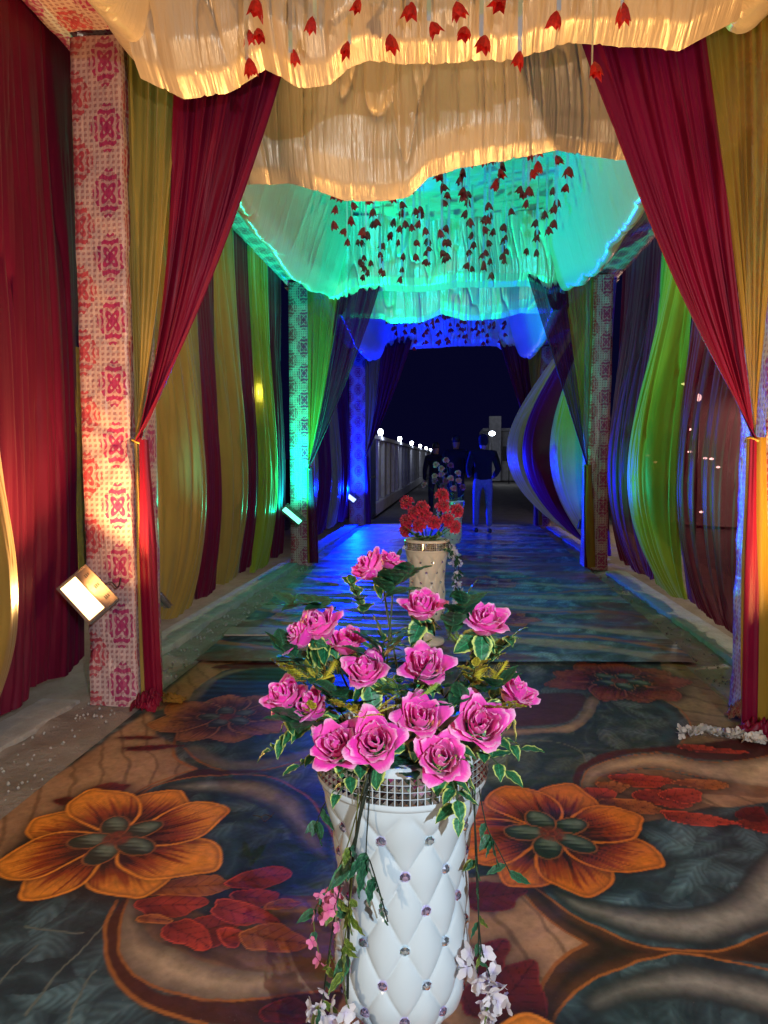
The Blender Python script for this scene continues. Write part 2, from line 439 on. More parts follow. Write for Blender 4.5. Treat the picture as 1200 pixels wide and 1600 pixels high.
class Print:
    def __init__(s, X, Y):
        s.X, s.Y = X, Y; s.c = np.zeros(X.shape+(3,))
        w = .010
        s.wx = X+(fbm(X*9, Y*9, 5)-.5)*w*2; s.wy = Y+(fbm(X*9+7, Y*9+3, 6)-.5)*w*2
    def lay(s, mask, col):
        m = np.clip(mask, 0, 1)[..., None]; s.c = s.c*(1-m)+np.asarray(col)*m
    def win(s, pts, pad):
        a = np.array(pts); return (s.X > a[:, 0].min()-pad) & (s.X < a[:, 0].max()+pad) & (s.Y > a[:, 1].min()-pad) & (s.Y < a[:, 1].max()+pad)
    def region(s, pts, fn, closed=True, soft=.004, outline=None, ow=.008, smooth=True, shade=None):
        if smooth: pts = smooth_pts(pts, closed)
        w = s.win(pts, .12)
        if not w.any(): return
        x, y = s.wx[w], s.wy[w]; d = seg_dist(x, y, pts, True)
        m = np.zeros(s.X.shape); m[w] = sst(soft, -soft, d)
        col = np.zeros(s.c.shape); dd = np.full(s.X.shape, 1.0); dd[w] = d
        cc = fn(x, y, -d) if callable(fn) else np.broadcast_to(np.asarray(fn, float), x.shape+(3,))
        col[w] = cc
        if shade:   # printed dark border around the shape
            sm = np.zeros(s.X.shape); sm[w] = np.where(d > 0, np.exp(-np.maximum(d, 0)/shade), 0)*.65
            s.lay(sm, (.012, .008, .008))
        s.lay(m, col)
        if outline is not None:
            o = np.zeros(s.X.shape); o[w] = sst(ow, ow*.35, np.abs(d)); s.lay(o*.9, outline)
    def line(s, pts, col, w=.006, soft=.6, side=None):
        pts = smooth_pts(pts, False); k = s.win(pts, .15)
        if not k.any(): return
        d = seg_dist(s.wx[k], s.wy[k], pts, False); m = np.zeros(s.X.shape); m[k] = sst(w, w*(1-soft), d)
        s.lay(m, col)
    def band(s, pts, w0, fn, soft=.5):
        s.line(pts, fn, w0, soft)
def C3(*a): return np.array(a, float)
def mixc(a, b, t): t = np.clip(t, 0, 1)[..., None]; return a*(1-t)+b*t
def wood(x, y, d, a=C3(.52, .28, .145), b=C3(.22, .095, .042), ang=.5, sc=26):
    u = x*math.cos(ang)+y*math.sin(ang)+.10*fbm(x*3, y*3, 21); v = -x*math.sin(ang)+y*math.cos(ang)
    g = np.sin((u*sc+4*fbm(x*2.2, y*2.2, 22))*2.2); ln = sst(.82, 1.0, g)
    c = mixc(b, a, .35+.9*fbm(u*9, v*2, 23)); return mixc(c, b*.5, ln*.55)
def dim_wood(x, y, d): return wood(x, y, d, C3(.30, .145, .075), C3(.13, .05, .025), 1.3, 14)
def cream(x, y, d): return mixc(C3(.14, .09, .06), C3(.60, .39, .23), sst(0, .07, d)*.7+.4*fbm(x*7, y*7, 31))
def grey(x, y, d):
    t = fbm(x*16, y*6, 33); return mixc(C3(.03, .04, .04), C3(.42, .37, .29), sst(-.0, .10, d)*1.1*(.5+t*.7))
def feathers(x, y, d, a=C3(.008, .014, .016), b=C3(.30, .35, .31)):
    # overlapping painted leaf blades: cells with a bright rim and fine barbs
    sc = 7.5; qx = x*sc+1.4*fbm(x*3, y*3, 41); qy = y*sc*.8+1.4*fbm(x*3+9, y*3, 42)
    ix = np.floor(qx); iy = np.floor(qy); best = np.full(x.shape, 9.); bx = np.zeros(x.shape); by = np.zeros(x.shape); bi = np.zeros(x.shape)
    for ox in (-1, 0, 1):
        for oy in (-1, 0, 1):
            cx = ix+ox+.15+.7*hsh(ix+ox, iy+oy, 51); cy = iy+oy+.15+.7*hsh(ix+ox, iy+oy, 52)
            an = hsh(ix+ox, iy+oy, 53)*2.2-.3
            dx = qx-cx; dy = qy-cy; u = dx*np.cos(an)+dy*np.sin(an); v = -dx*np.sin(an)+dy*np.cos(an)
            e = (u/1.05)**2+(v/.50)**2
            k = e < best; best = np.where(k, e, best); bx = np.where(k, u, bx); by = np.where(k, v, by); bi = np.where(k, hsh(ix+ox, iy+oy, 54), bi)
    barb = .5+.5*np.sin(bx*26+np.abs(by)*30+3*bi)
    rim = np.exp(-np.abs(by)*16)*.8+np.exp(-np.abs(best-.93)*16)*.35
    t = .10+.55*bi*sst(1.1, .1, best)*(.45+.55*barb)+rim*.25
    t = t*(.35+1.1*fbm(x*4, y*4, 55))
    return mixc(a, b, t)
def teal(x, y, d): return feathers(x, y, d, C3(.006, .013, .018), C3(.20, .34, .35))
def deepblue(x, y, d): return mixc(C3(.006, .012, .03), C3(.02, .09, .20), fbm(x*4, y*9, 61)*1.2*(.5+.5*np.sin(y*70+6*fbm(x*2, y*2, 62))))
def ellipse(cx, cy, a, b, ang, n=14):
    return [(cx+a*math.cos(t)*math.cos(ang)-b*math.sin(t)*math.sin(ang), cy+a*math.cos(t)*math.sin(ang)+b*math.sin(t)*math.cos(ang)) for t in [2*PI*k/n for k in range(n)]]
OR1, OR2, OR3 = C3(.92, .28, .03), C3(.36, .05, .010), C3(.035, .006, .006)
RD1, RD2 = C3(.60, .06, .025), C3(.12, .008, .008)
OUT = (.42, .13, .03)
def flower(P, cx, cy, R, rot, n=8, c=(OR1, OR2, OR3), seed=0, sq=1.0):
    rnd = random.Random(seed)
    cr = ellipse(cx, cy, R*1.0, R*1.0, 0, 20)
    w = P.win(cr, .1)
    if not w.any(): return
    order = list(range(n)); rnd.shuffle(order)
    sh = np.zeros(P.X.shape); dd = np.hypot(P.X-cx, P.Y-cy); P.lay(sst(R*1.12, R*.72, dd)*.75, (.012, .008, .01))
    for k in order:
        a = rot+2*PI*k/n+rnd.uniform(-.12, .12); L = R*rnd.uniform(.86, 1.08); wd = R*rnd.uniform(.35, .44)*8/n*.95
        bend = rnd.uniform(.05, .22)*R
        def pt(t, s):
            x = t*L; y = s*wd+bend*t*t
            return (cx+x*math.cos(a)-y*math.sin(a), cy+(x*math.sin(a)+y*math.cos(a))*sq)
        pts = [pt(.10, 0), pt(.32, .60), pt(.60, 1.0), pt(.84, .78), pt(1.04, .08), pt(.96, -.30), pt(.72, -.78), pt(.35, -.62)]
        def fn(x, y, d, a=a, L=L, bend=bend):
            dx = x-cx; dy = (y-cy)/sq; r = np.hypot(dx, dy)/R; u = dx*math.cos(a)+dy*math.sin(a); v = -dx*math.sin(a)+dy*math.cos(a)-bend*(u/L)**2
            th = v/(.25*R+.6*np.abs(u)+1e-4)
            st = vn(th*26+2*r, r*3, seed+k)*.6+vn(th*60, r*4, seed+k+40)*.4
            t = sst(.28, .98, r+.50*(st-.5))
            cc = mixc(c[2], c[1], sst(.0, .42, t)); cc = mixc(cc, c[0], sst(.38, .95, t))
            ln = sst(.62, .80, st)*sst(1.15, .5, r); cc = mixc(cc, c[2], ln*.55)
            return mixc(c[2]*1.5, cc, sst(-.004, R*.07, d)*.7+.3)
        P.region(pts, fn, outline=tuple(c[0]*1.1), ow=.0080, soft=.006, shade=.022)
    m = 5
    for k in range(m):
        a = rot+.5+2*PI*k/m
        ex, ey = cx+R*.24*math.cos(a), cy+R*.24*math.sin(a)*sq
        def fn(x, y, d, ex=ex, ey=ey): return mixc(C3(.02, .03, .02), C3(.16, .21, .15), sst(.035, -.03, (ex-x)*.6-(y-ey)*1.2+.02*np.sin(y*260))*sst(-.0, R*.10, d))
        P.region(ellipse(ex, ey, R*.20, R*.135, a), fn, outline=(.34, .10, .03), ow=.005, soft=.003)
    dd = np.hypot(P.X-cx, P.Y-cy)
    dots = (vn(P.X*120, P.Y*120, 77) > .62)
    P.lay(sst(R*.15, R*.10, dd)*np.where(dots, .9, .55), (.22, .03, .02))
def leafcluster(P, items, seed=0):
    for k, (cx, cy, a, b, ang, kind) in enumerate(items):
        c1, c2 = (RD1, RD2) if kind == 0 else (C3(.50, .14, .03), C3(.20, .03, .015)) if kind == 1 else (C3(.17, .015, .015), C3(.05, .005, .006))
        pts = []
        for t in range(12):
            th = 2*PI*t/12; rr = 1+.10*math.sin(3*th+k)+.07*math.sin(5*th+2*k); rr *= 1+.18*(abs(math.cos(th/2)) > .97)
            x = a*rr*math.cos(th); y = b*rr*math.sin(th); pts.append((cx+x*math.cos(ang)-y*math.sin(ang), cy+x*math.sin(ang)+y*math.cos(ang)))
        def fn(x, y, d, cx=cx, cy=cy, ang=ang, a=a, c1=c1, c2=c2):
            dx, dy = x-cx, y-cy; u = dx*math.cos(ang)+dy*math.sin(ang); v = -dx*math.sin(ang)+dy*math.cos(ang)
            vein = sst(.86, 1, np.sin(u*170-np.abs(v)*140))*.7+np.exp(-np.abs(v)*420)
            t = sst(-a, a, u+.6*v)*.6+.6*fbm(x*20, y*20, k+3)
            return mixc(mixc(c2, c1, t), c2*.45, vein*.8)
        P.region(pts, fn, outline=tuple(c1*1.25), ow=.0035, soft=.003, shade=.022)
def G(*pts): return [gnd(*q) for q in pts]
def paint_near(P):
    X, Y = P.X, P.Y
    P.c[:] = feathers(P.wx, P.wy, X*0)
    P.lay(sst(.35, .75, fbm(X*1.7, Y*1.7, 71))*.6, C3(.030, .016, .012))
    # left tan edge of wood grain
    P.region(G((-60, 1420), (-60, 1300), (110, 1200), (220, 1120), (330, 1020), (420, 1010), (330, 1090), (236, 1115), (245, 1150), (272, 1165), (272, 1185), (306, 1204), (225, 1236), (180, 1262), (90, 1275), (0, 1345)), wood, smooth=False, soft=.02)
    # upper blue bowl
    P.region(G((300, 1100), (330, 1062), (375, 1046), (520, 1040), (700, 1042), (700, 1090), (520, 1110), (420, 1100), (400, 1150)), deepblue, soft=.01)
    P.band(G((302, 1096), (333, 1064), (375, 1049), (440, 1043), (560, 1040)), .05, (.20, .17, .13), .9)
    P.region(G((330, 1046), (372, 1038), (460, 1037), (450, 1043), (380, 1048)), (.10, .01, .02), soft=.01)
    # circle under flower C
    P.region(G((287, 1171), (312, 1192), (354, 1206), (417, 1204), (496, 1183), (600, 1160), (560, 1080), (330, 1100)), teal, soft=.01)
    P.band(G((300, 1172), (325, 1188), (360, 1198), (417, 1195), (496, 1175), (590, 1150)), .065, (.20, .175, .15), .85)
    P.line(G((275, 1150), (270, 1170), (276, 1188), (308, 1204)), OUT, .010); P.line(G((287, 1171), (312, 1192), (354, 1206), (417, 1204), (496, 1185), (600, 1160)), OUT, .007)
    # big left circle with grey crescent
    P.region(G((192, 1262), (250, 1227), (342, 1213), (417, 1215), (479, 1246), (520, 1330), (500, 1400), (380, 1400), (240, 1400), (180, 1330)), teal, soft=.006)
    P.region(G((250, 1232), (342, 1218), (417, 1221), (474, 1248), (505, 1300), (520, 1350), (470, 1330), (440, 1290), (405, 1262), (350, 1245), (290, 1241)), grey, soft=.015)
    P.region(G((190, 1258), (230, 1234), (310, 1206), (345, 1205), (430, 1206), (342, 1213), (250, 1227), (205, 1252)), C3(.08, .02, .012), soft=.006)
    P.line(G((188, 1260), (225, 1233), (267, 1216), (308, 1204)), OUT, .007); P.line(G((200, 1258), (250, 1227), (342, 1213), (417, 1215), (479, 1246), (510, 1290), (530, 1340)), OUT, .007)
    # lower left teal leaves and S band
    P.region(G((-200, 1380), (60, 1400), (180, 1420), (190, 1470), (165, 1500), (180, 1545), (240, 1590), (330, 1640), (-300, 1700)), teal, soft=.01)
    for (a, b) in (((40, 1590), (175, 1440)), ((-20, 1570), (60, 1480)), ((100, 1620), (150, 1520)), ((40, 1450), (130, 1462))):
        P.line(G(a, ((a[0]+b[0])/2-6, (a[1]+b[1])/2), b), (.16, .17, .13), .004)
    P.region(G((204, 1398), (167, 1450), (167, 1492), (183, 1537), (233, 1578), (330, 1605), (560, 1600), (560, 1540), (292, 1562), (221, 1537), (190, 1490), (190, 1437), (215, 1405)), C3(.085, .022, .012), soft=.006)
    P.region(G((215, 1398), (198, 1437), (200, 1490), (230, 1530), (300, 1555), (360, 1561), (520, 1550), (620, 1545), (620, 1400), (417, 1405), (330, 1440), (260, 1390)), dim_wood, soft=.004, smooth=False)
    P.region(G((207, 1405), (192, 1440), (193, 1495), (221, 1535), (292, 1560), (354, 1566), (500, 1554), (640, 1545), (640, 1518), (500, 1524), (375, 1518), (312, 1503), (250, 1478), (215, 1440)), cream, soft=.004)
    P.line(G((207, 1400), (190, 1440), (191, 1495), (221, 1537), (292, 1562), (354, 1567), (500, 1554), (640, 1545)), OUT, .006)
    P.line(G((185, 1410), (166, 1450), (167, 1492), (183, 1537), (233, 1576), (320, 1605)), OUT, .008)
    P.region(G((417, 1412), (500, 1410), (600, 1412), (600, 1437), (500, 1433), (420, 1428)), wood, soft=.004)
    # right hand side
    P.region(G((700, 1040), (910, 1036), (1060, 1046), (1060, 1110), (1070, 1160), (900, 1185), (880, 1240), (740, 1240), (700, 1120)), feathers, soft=.01)
    P.region(G((1025, 1020), (1100, 1030), (1330, 1250), (1210, 1200), (1060, 1167), (1079, 1137), (1058, 1108), (1015, 1085), (1040, 1060)), lambda x, y, d: wood(x, y, d, C3(.34, .22, .10), C3(.15, .09, .035), 1.0, 16), soft=.006, smooth=False)
    P.region(G((740, 1138), (792, 1140), (867, 1139), (905, 1122), (917, 1092), (935, 1092), (925, 1122), (895, 1145), (867, 1147), (792, 1152), (740, 1160)), cream, soft=.005)
    P.region(G((740, 1100), (800, 1090), (905, 1085), (908, 1112), (880, 1132), (800, 1137), (740, 1136)), C3(.10, .03, .022), soft=.01)
    P.region(G((790, 1200), (800, 1172), (850, 1160), (900, 1172), (915, 1195), (900, 1232), (840, 1240), (800, 1225)), lambda x, y, d: feathers(x, y, d, C3(.02, .03, .025), C3(.16, .17, .12)), outline=(.16, .15, .10), ow=.006)
    P.line(G((1010, 1084), (1058, 1106), (1079, 1137), (1062, 1166), (1010, 1182)), OUT, .006)
    P.line(G((1000, 1092), (1040, 1110), (1055, 1135), (1035, 1160)), (.05, .09, .10), .045, .9)
    P.region(G((905, 1232), (908, 1215), (925, 1198), (971, 1183), (1033, 1178), (1117, 1190), (1260, 1180), (1260, 1150), (1060, 1168), (960, 1176), (905, 1200), (895, 1232)), C3(.09, .018, .014), soft=.006)
    P.region(G((917, 1250), (909, 1225), (925, 1201), (971, 1186), (1033, 1181), (1117, 1194), (1260, 1180), (1260, 1240), (1200, 1237), (1117, 1221), (1033, 1204), (967, 1208), (933, 1221), (925, 1250)), cream, outline=OUT, ow=.005)
    P.region(G((925, 1255), (933, 1222), (967, 1209), (1033, 1206), (1117, 1223), (1260, 1240), (1260, 1262), (1110, 1262), (1020, 1290), (930, 1275)), dim_wood, soft=.004)
    P.region(G((1085, 1244), (1200, 1248), (1290, 1250), (1290, 1266), (1200, 1263), (1120, 1262)), wood, soft=.003)
    # lower right: tan field with cusp, grey crescents
    P.region(G((700, 1380), (800, 1365), (833, 1417), (875, 1454), (917, 1481), (867, 1512), (842, 1554), (835, 1660), (500, 1660), (600, 1400)), wood, soft=.004, smooth=False)
    P.region(G((805, 1365), (860, 1395), (887, 1429), (950, 1462), (1012, 1483), (1096, 1490), (1250, 1450), (1250, 1540), (1096, 1498), (1033, 1498), (958, 1521), (900, 1550), (867, 1592), (850, 1680), (830, 1660), (842, 1554), (867, 1512), (917, 1481), (875, 1454), (833, 1417)), lambda x, y, d: mixc(C3(.03, .018, .012), C3(.12, .045, .02), sst(.05, 0, d)), soft=.004, smooth=False)
    P.region(G((850, 1385), (887, 1427), (950, 1460), (1012, 1481), (1096, 1488), (1158, 1478), (1290, 1420), (1290, 1262), (1150, 1262), (1000, 1290), (900, 1330)), teal, soft=.004)
    P.region(G((850, 1385), (887, 1425), (950, 1455), (1012, 1474), (1096, 1482), (1158, 1470), (1290, 1410), (1290, 1300), (1200, 1333), (1171, 1358), (1137, 1402), (1075, 1424), (992, 1421), (900, 1402)), grey, soft=.012)
    P.region(G((867, 1592), (900, 1550), (958, 1521), (1033, 1500), (1096, 1500), (1290, 1535), (1290, 1700), (850, 1700)), teal, soft=.004)
    P.region(G((905, 1562), (960, 1532), (1033, 1512), (1100, 1513), (1290, 1555), (1290, 1620), (1120, 1572), (1000, 1570), (930, 1590)), grey, soft=.015)
    for L_, w in ((((790, 1360), (833, 1417), (875, 1454), (917, 1481)), .006), (((917, 1481), (867, 1512), (842, 1554), (835, 1640)), .008), (((830, 1385), (887, 1429), (950, 1462), (1012, 1484), (1096, 1491), (1158, 1480), (1290, 1430)), .006), (((850, 1640), (867, 1592), (900, 1550), (958, 1521), (1033, 1498), (1096, 1498), (1290, 1538)), .006)):
        P.line(G(*L_), OUT, w)
    leafcluster(P, [(*gnd(762, 1402), .11, .075, .2, 2), (*gnd(790, 1560), .12, .10, 1.0, 2), (*gnd(760, 1500), .08, .05, 1.0, 2), (*gnd(450, 1585), .07, .04, 0, 2),
                    (*gnd(165, 1237), .085, .06, .6, 2), (*gnd(103, 1254), .045, .03, 0, 2), (*gnd(215, 1155), .09, .018, .15, 2), (*gnd(235, 1170), .12, .028, .25, 2)])
    leafcluster(P, [(*gnd(1200, 1290), .11, .06, .3, 0), (*gnd(1175, 1275), .07, .05, .8, 2), (*gnd(1120, 1175), .12, .03, 0, 0), (*gnd(1085, 1170), .08, .03, 0, 0)])
    leafcluster(P, [(*gnd(265, 1418), .10, .055, .2, 0), (*gnd(330, 1455), .07, .07, .5, 0), (*gnd(290, 1462), .08, .05, -.5, 0), (*gnd(240, 1440), .05, .02, 0, 1), (*gnd(300, 1388), .125, .052, .22, 1), (*gnd(405, 1375), .10, .055, .35, 0),
                    (*gnd(395, 1405), .07, .045, 0, 0), (*gnd(375, 1430), .10, .05, -.3, 0), (*gnd(358, 1468), .03, .045, .8, 0), (*gnd(425, 1470), .095, .052, -.15, 1), (*gnd(440, 1418), .05, .025, .2, 1)])
    leafcluster(P, [(*gnd(1000, 1222), .12, .06, 0, 0), (*gnd(955, 1232), .06, .05, .2, 1), (*gnd(940, 1244), .05, .07, .8, 0), (*gnd(1030, 1250), .10, .07, -.3, 0), (*gnd(985, 1262), .12, .05, -.2, 1), (*gnd(1095, 1227), .11, .045, 0, 1), (*gnd(1065, 1245), .08, .06, .3, 0), (*gnd(1085, 1282), .12, .05, -.15, 0)])
    flower(P, *gnd(355, 1122), .37, .2, seed=4, c=(C3(.45, .16, .05), C3(.19, .045, .022), OR3))
    flower(P, *gnd(968, 1066), .42, .5, n=9, seed=8, c=(C3(.32, .07, .035), C3(.20, .018, .015), OR3))
    flower(P, *gnd(183, 1313), .395, .35, seed=1)
    flower(P, *gnd(862, 1306), .385, .15, seed=2, c=(C3(.78, .20, .018), C3(.34, .04, .010), OR3))
    flower(P, *gnd(900, 1775), .33, .8, seed=3)
    P.c *= .95*(.75+.5*fbm(X*40, Y*40, 91, 3))[..., None]
def paint_far(P):
    X, Y = P.X, P.Y
    P.c[:] = teal(P.wx, P.wy, X*0)
    w = np.sin(Y*9+1.6*np.sin(X*2.1+Y*.7)+3*fbm(X*1.2, Y*1.2, 101)); P.lay(sst(.5, .95, w)*.8, C3(.20, .17, .13))
    w = np.sin(Y*7+2.0+2.0*np.sin(X*1.7-Y*.5)+3*fbm(X*1.2, Y*1.2, 102)); P.lay(sst(.72, .9, w)*.8, C3(.02, .06, .12)); P.lay(sst(.94, .99, w)*.7, C3(.24, .09, .03))
    w = fbm(X*1.4, Y*2.2, 103); P.lay(sst(.56, .66, w)*.7, C3(.09, .025, .018))
    k = 0
    for yy in (5.9, 7.6, 9.5, 11.3, 13.0):
        for xx in (-1.1, .45):
            flower(P, xx+.15*math.sin(yy*3), yy, .37, yy, n=8, seed=20+k, c=(C3(.26, .09, .035), C3(.13, .02, .014), OR3)); k += 1
    P.c *= 2.1*(.75+.5*fbm(X*30, Y*30, 93, 3))[..., None]

rows = [0.95]
while rows[-1] < 4.80: rows.append(rows[-1]+max(.0052, max(.0, .00130)*rows[-1]**2))
ys = np.array(rows); xs = np.arange(-1.70, 1.52, .0047)
X, Y = np.meshgrid(xs, ys)
Y2 = Y+ (X+1.7)/3.2*.0
Pn = Print(X, Y); paint_near(Pn)
Z = .006+.006*sst(.5, .8, fbm(X*2.5, Y*2.5, 111))+.0015*fbm(X*12, Y*12, 112)
o = link('carpet', gmesh('carpet', np.stack([X, Y, Z], -1), colors=Pn.c), M['print']); struct(o)
xs = np.arange(-1.72, 1.60, .0125); rows = [4.45]
while rows[-1] < 14.35: rows.append(rows[-1]+max(.01, .00075*rows[-1]**2))
ys = np.array(rows); X, Y = np.meshgrid(xs, ys)
Y = Y+np.where(Y < 6, (X+1.7)/3.2*.30*(6-Y)/1.55, 0)
Pf = Print(X, Y); paint_far(Pf)
wr = 1-np.abs(vn(X*.9+.6*vn(X*2, Y*2, 120), Y*4.2, 121)-.5)*2; wr2 = fbm(X*2.2, Y*9, 122); wr3 = 1-np.abs(vn(X*1.6, Y*8, 124)-.5)*2
Z = .020+(.014*wr**3+.009*wr3**3)*sst(4.6, 5.2, Y)+.010*wr2
Xo = X*(1+(Y-4.5)*.004)
o = link('carpet', gmesh('carpet', np.stack([Xo, Y, Z], -1), colors=Pf.c), M['print_far']); struct(o)

for (a, b, name) in (((-2.12, 2.0), (-2.09, 3.66), 'kerb'), ((-2.02, 4.3), (-1.98, 8.7), 'kerb'), ((-1.97, 9.3), (-1.93, 14.1), 'kerb'), ((1.86, 4.3), (1.80, 8.5), 'kerb'), ((1.84, 9.4), (1.80, 14.0), 'kerb')):
    t = np.linspace(0, 1, 60); s = 1 if a[0] < 0 else -1
    prof = np.array([(0, -.03), (.0, .075), (-.012, .09), (-.10, .095), (-.22, .09)])
    P = np.zeros((60, 5, 3)); rg = vn(t*40, t*0, 5)*.02
    if abs(b[0]-a[0]) < .5:
        for k in range(5):
            P[:, k, 0] = a[0]+(b[0]-a[0])*t+s*prof[k, 0]+rg*s; P[:, k, 1] = a[1]+(b[1]-a[1])*t; P[:, k, 2] = prof[k, 1]*(.5 if s > 0 else .4)+rg*.3
        if b[1] < 4: P[:, :, 2] *= .45
    struct(link(name, gmesh(name, P), M['kerb']))

# ================================================================== PILLARS AND BEAMS
FR = [(3.65, 0), (8.78, 1), (14.2, 2)]
ZB = 3.58
def wrapbox(name, x0, x1, y0, y1, z0, z1, seed, ties=(), res=.03, axis='z'):
    """cloth wrapped box; UV in metres round the section and along the length."""
    w, d = x1-x0, y1-y0
    if axis == 'z':
        per = [(x0, y0), (x1, y0), (x1, y1), (x0, y1)]; L0, L1 = z0, z1; S1, S2 = w, d
    else:
        d = z1-z0; per = [(x1, z0), (x1, z1), (x0, z1), (x0, z0)]; L0, L1 = y0, y1; S1, S2 = d, w
    segs = []; s0 = 0
    for k in range(4):
        a = per[k]; b = per[(k+1) % 4]; L = math.hypot(b[0]-a[0], b[1]-a[1]); n = max(2, int(L/res))
        for i in range(n):
            t = i/n
            nx, ny = (b[1]-a[1])/L, -(b[0]-a[0])/L
            segs.append((a[0]+(b[0]-a[0])*t, a[1]+(b[1]-a[1])*t, nx, ny, s0+L*t))
        s0 += L
    segs = np.array(segs); m = max(4, int((L1-L0)/res)); ll = np.linspace(L0, L1, m)
    Sg, Lg = np.meshgrid(segs[:, 4], ll)
    disp = (fbm(Sg*7+Lg*4, Lg*3, seed)-.5)*.018+(vn(Sg*16+Lg*14, Lg*5, seed+3)-.5)*.008
    for (zt, st) in ties:
        dz = Lg-zt; ds = np.abs(Sg-st); r = np.hypot(dz, ds); th = np.arctan2(dz, ds+1e-3)
        disp += np.sin(th*9)*.010*np.exp(-r*5)-.02*np.exp(-r*18)
    A = segs[:, 0]+disp*segs[:, 2]; B = segs[:, 1]+disp*segs[:, 3]
    P = np.stack([A, B, Lg], -1) if axis == 'z' else np.stack([A, Lg, B], -1)
    if axis == 'z':
        foot = np.exp(-(Lg-L0)*14)[..., None]; P = P+foot*.012*np.stack([segs[:, 2]+0*Lg, segs[:, 3]+0*Lg, 0*Lg], -1)
    uv = np.stack([Sg if axis == 'z' else Sg+.05, Lg], -1)
    return gmesh(name, P, uv=uv, close_u=True)
PL = ['left pillar', 'right pillar']
dist = ['nearest', 'middle', 'farthest']
tint = ['under the glowing warm floodlight', 'washed in green light', 'washed in blue light']
tintR = ['behind the red tied curtain at the right edge', 'between the dark swag and the dark sheer curtain', 'behind the billowing striped curtains']
for (yf, k) in FR:
    for sd in (0, 1):
        x0, x1 = (-2.01, -1.74) if sd == 0 else (1.53, 1.80)
        yf0 = yf
        if k == 1: x0, x1 = (-2.08, -1.83) if sd == 0 else (1.60, 1.86)
        if k == 2: x0, x1 = (-2.14, -1.78) if sd == 0 else (1.60, 1.90)
        ties = [(1.46, .27 if sd == 0 else 0.0)]
        if k == 0 and sd == 0: ties.append((.35, .05))
        me = wrapbox('pillar', x0, x1, yf0, yf0+.34, 0.0, ZB-.03, 11+k*7+sd, ties, .024 if k == 0 else .045)
        o = link('pillar', me, M['damask'])
        tag(o, '%s %s wrapped in damask printed cloth %s' % (dist[k], PL[sd], (tint, tintR)[sd][k]), 'pillar', 'damask wrapped pillars')
spans = [(-4.5, 3.99, 'over the red curtain wall nearest the camera'), (4.03, 9.1, 'along the green lit bay'), (9.15, 14.5, 'along the blue lit bay')]
for k, (a, b, txt) in enumerate(spans):
    for sd in (0, 1):
        x0, x1 = (-2.10-.06*k, -1.75) if sd == 0 else (1.54, 1.95+.03*k)
        o = link('beam', wrapbox('beam', x0, x1, a, b, ZB, ZB+.24, 51+k*2+sd, (), .05, 'y'), M['damask'])
        tag(o, '%s damask wrapped beam %s' % (('left', 'right')[sd], txt), 'beam', 'damask wrapped beams')
for k, (yf, _) in enumerate(FR):
    me = wrapbox('cross_beam', -1.73, 1.51, yf+.06, yf+.26, ZB+.28, ZB+.46, 61+k, (), .08)
    tag(link('cross_beam', me, M['damask']), '%s beam crossing overhead behind the gathered canopy hem' % dist[k], 'beam', 'beams crossing the tunnel')

# ================================================================== CURTAINS
def pleats(um, v, seed, f=5.0):
    """folds running down the cloth; um metres across, v 0..1 down"""
    d = .35*vn(um*1.5, v*2, seed+9)
    a = vn((um+d*.15)*f, v*.7, seed); b = vn((um+d*.1)*f*2.3, v*1.4, seed+1); c = vn(um*f*5.1, v*2.5, seed+2)
    return (np.abs(a-.5)*2-.5)*.9+(np.abs(b-.5)*2-.5)*.35+(c-.5)*.12-.35*np.exp(-np.abs(b-.5)*30)-.2*np.exp(-np.abs(c-.5)*22)
def panel(name, Y0, Y1, X, side, ztop, zbot, bulge, mat, label, seed, cat='curtain', group=None, amp=.05, peak=.72, nu=None, nv=110, round_=.35, yb=0.0, narrow=.12, over=.05):
    """a cloth hanging along the side wall, blown inwards by `bulge` metres. side +1 = bulges to +X"""
    wdt = Y1-Y0; nu = nu or int(max(40, wdt*95))
    u, v = np.meshgrid(np.linspace(0, 1, nu), np.linspace(0, 1, nv))
    prof = np.sin(PI*np.clip(v, 0, 1)**(math.log(.5)/math.log(peak)))
    prof = np.maximum(prof, 0)**.9
    across = (1-(2*u-1)**2*.75)
    pl = pleats(u*wdt*1.25, v, seed)
    A = amp*(.35+.65*sst(0, .3, v))
    off = .0+bulge*prof*across+pl*A
    hem = zbot+round_*.35*(np.abs(2*u-1)**2.2)*.3+.03*vn(u*wdt*5, 0*u, seed+4)
    z = ztop+(hem-ztop)*v
    yc = (Y0+Y1)/2+yb*prof
    half = wdt/2*(1+over-narrow*sst(.72, 1.0, v)*1.0-.06*sst(0, .4, v)+.10*prof)
    y = yc+(2*u-1)*half+vn(u*wdt*9, v*3, seed+6)*.012
    P = np.stack([X+side*off, y, z], -1)
    uv = np.stack([u*wdt*1.25+seed, v*3.5], -1)
    o = link(name, gmesh(name, P, uv=uv), mat)
    return tag(o, label, cat, group)
CG = 'hanging side curtains'
# near left bay
panel('curtain', 1.2, 3.36, -2.14, 1, 3.7, .10, .05, M['maroon'], 'deep red curtain wall beside the nearest left pillar, pale kerb under its ragged hem', 101, group=CG, amp=.045, peak=.6, narrow=0.0, over=.0, nv=150, nu=230)
panel('curtain', 3.30, 3.92, -2.16, 1, 3.7, .14, .05, M['maroon'], 'dark red curtain strip right behind the warm floodlight', 102, group=CG, amp=.045, peak=.6, narrow=0.02, over=.0, nv=140)
panel('curtain', 2.35, 3.02, -2.10, 1, 2.0, .04, .24, M['yellow'], 'mustard yellow curtain bulging at the left edge in front of the deep red wall', 103, group=CG, amp=.03, peak=.62, narrow=.25)
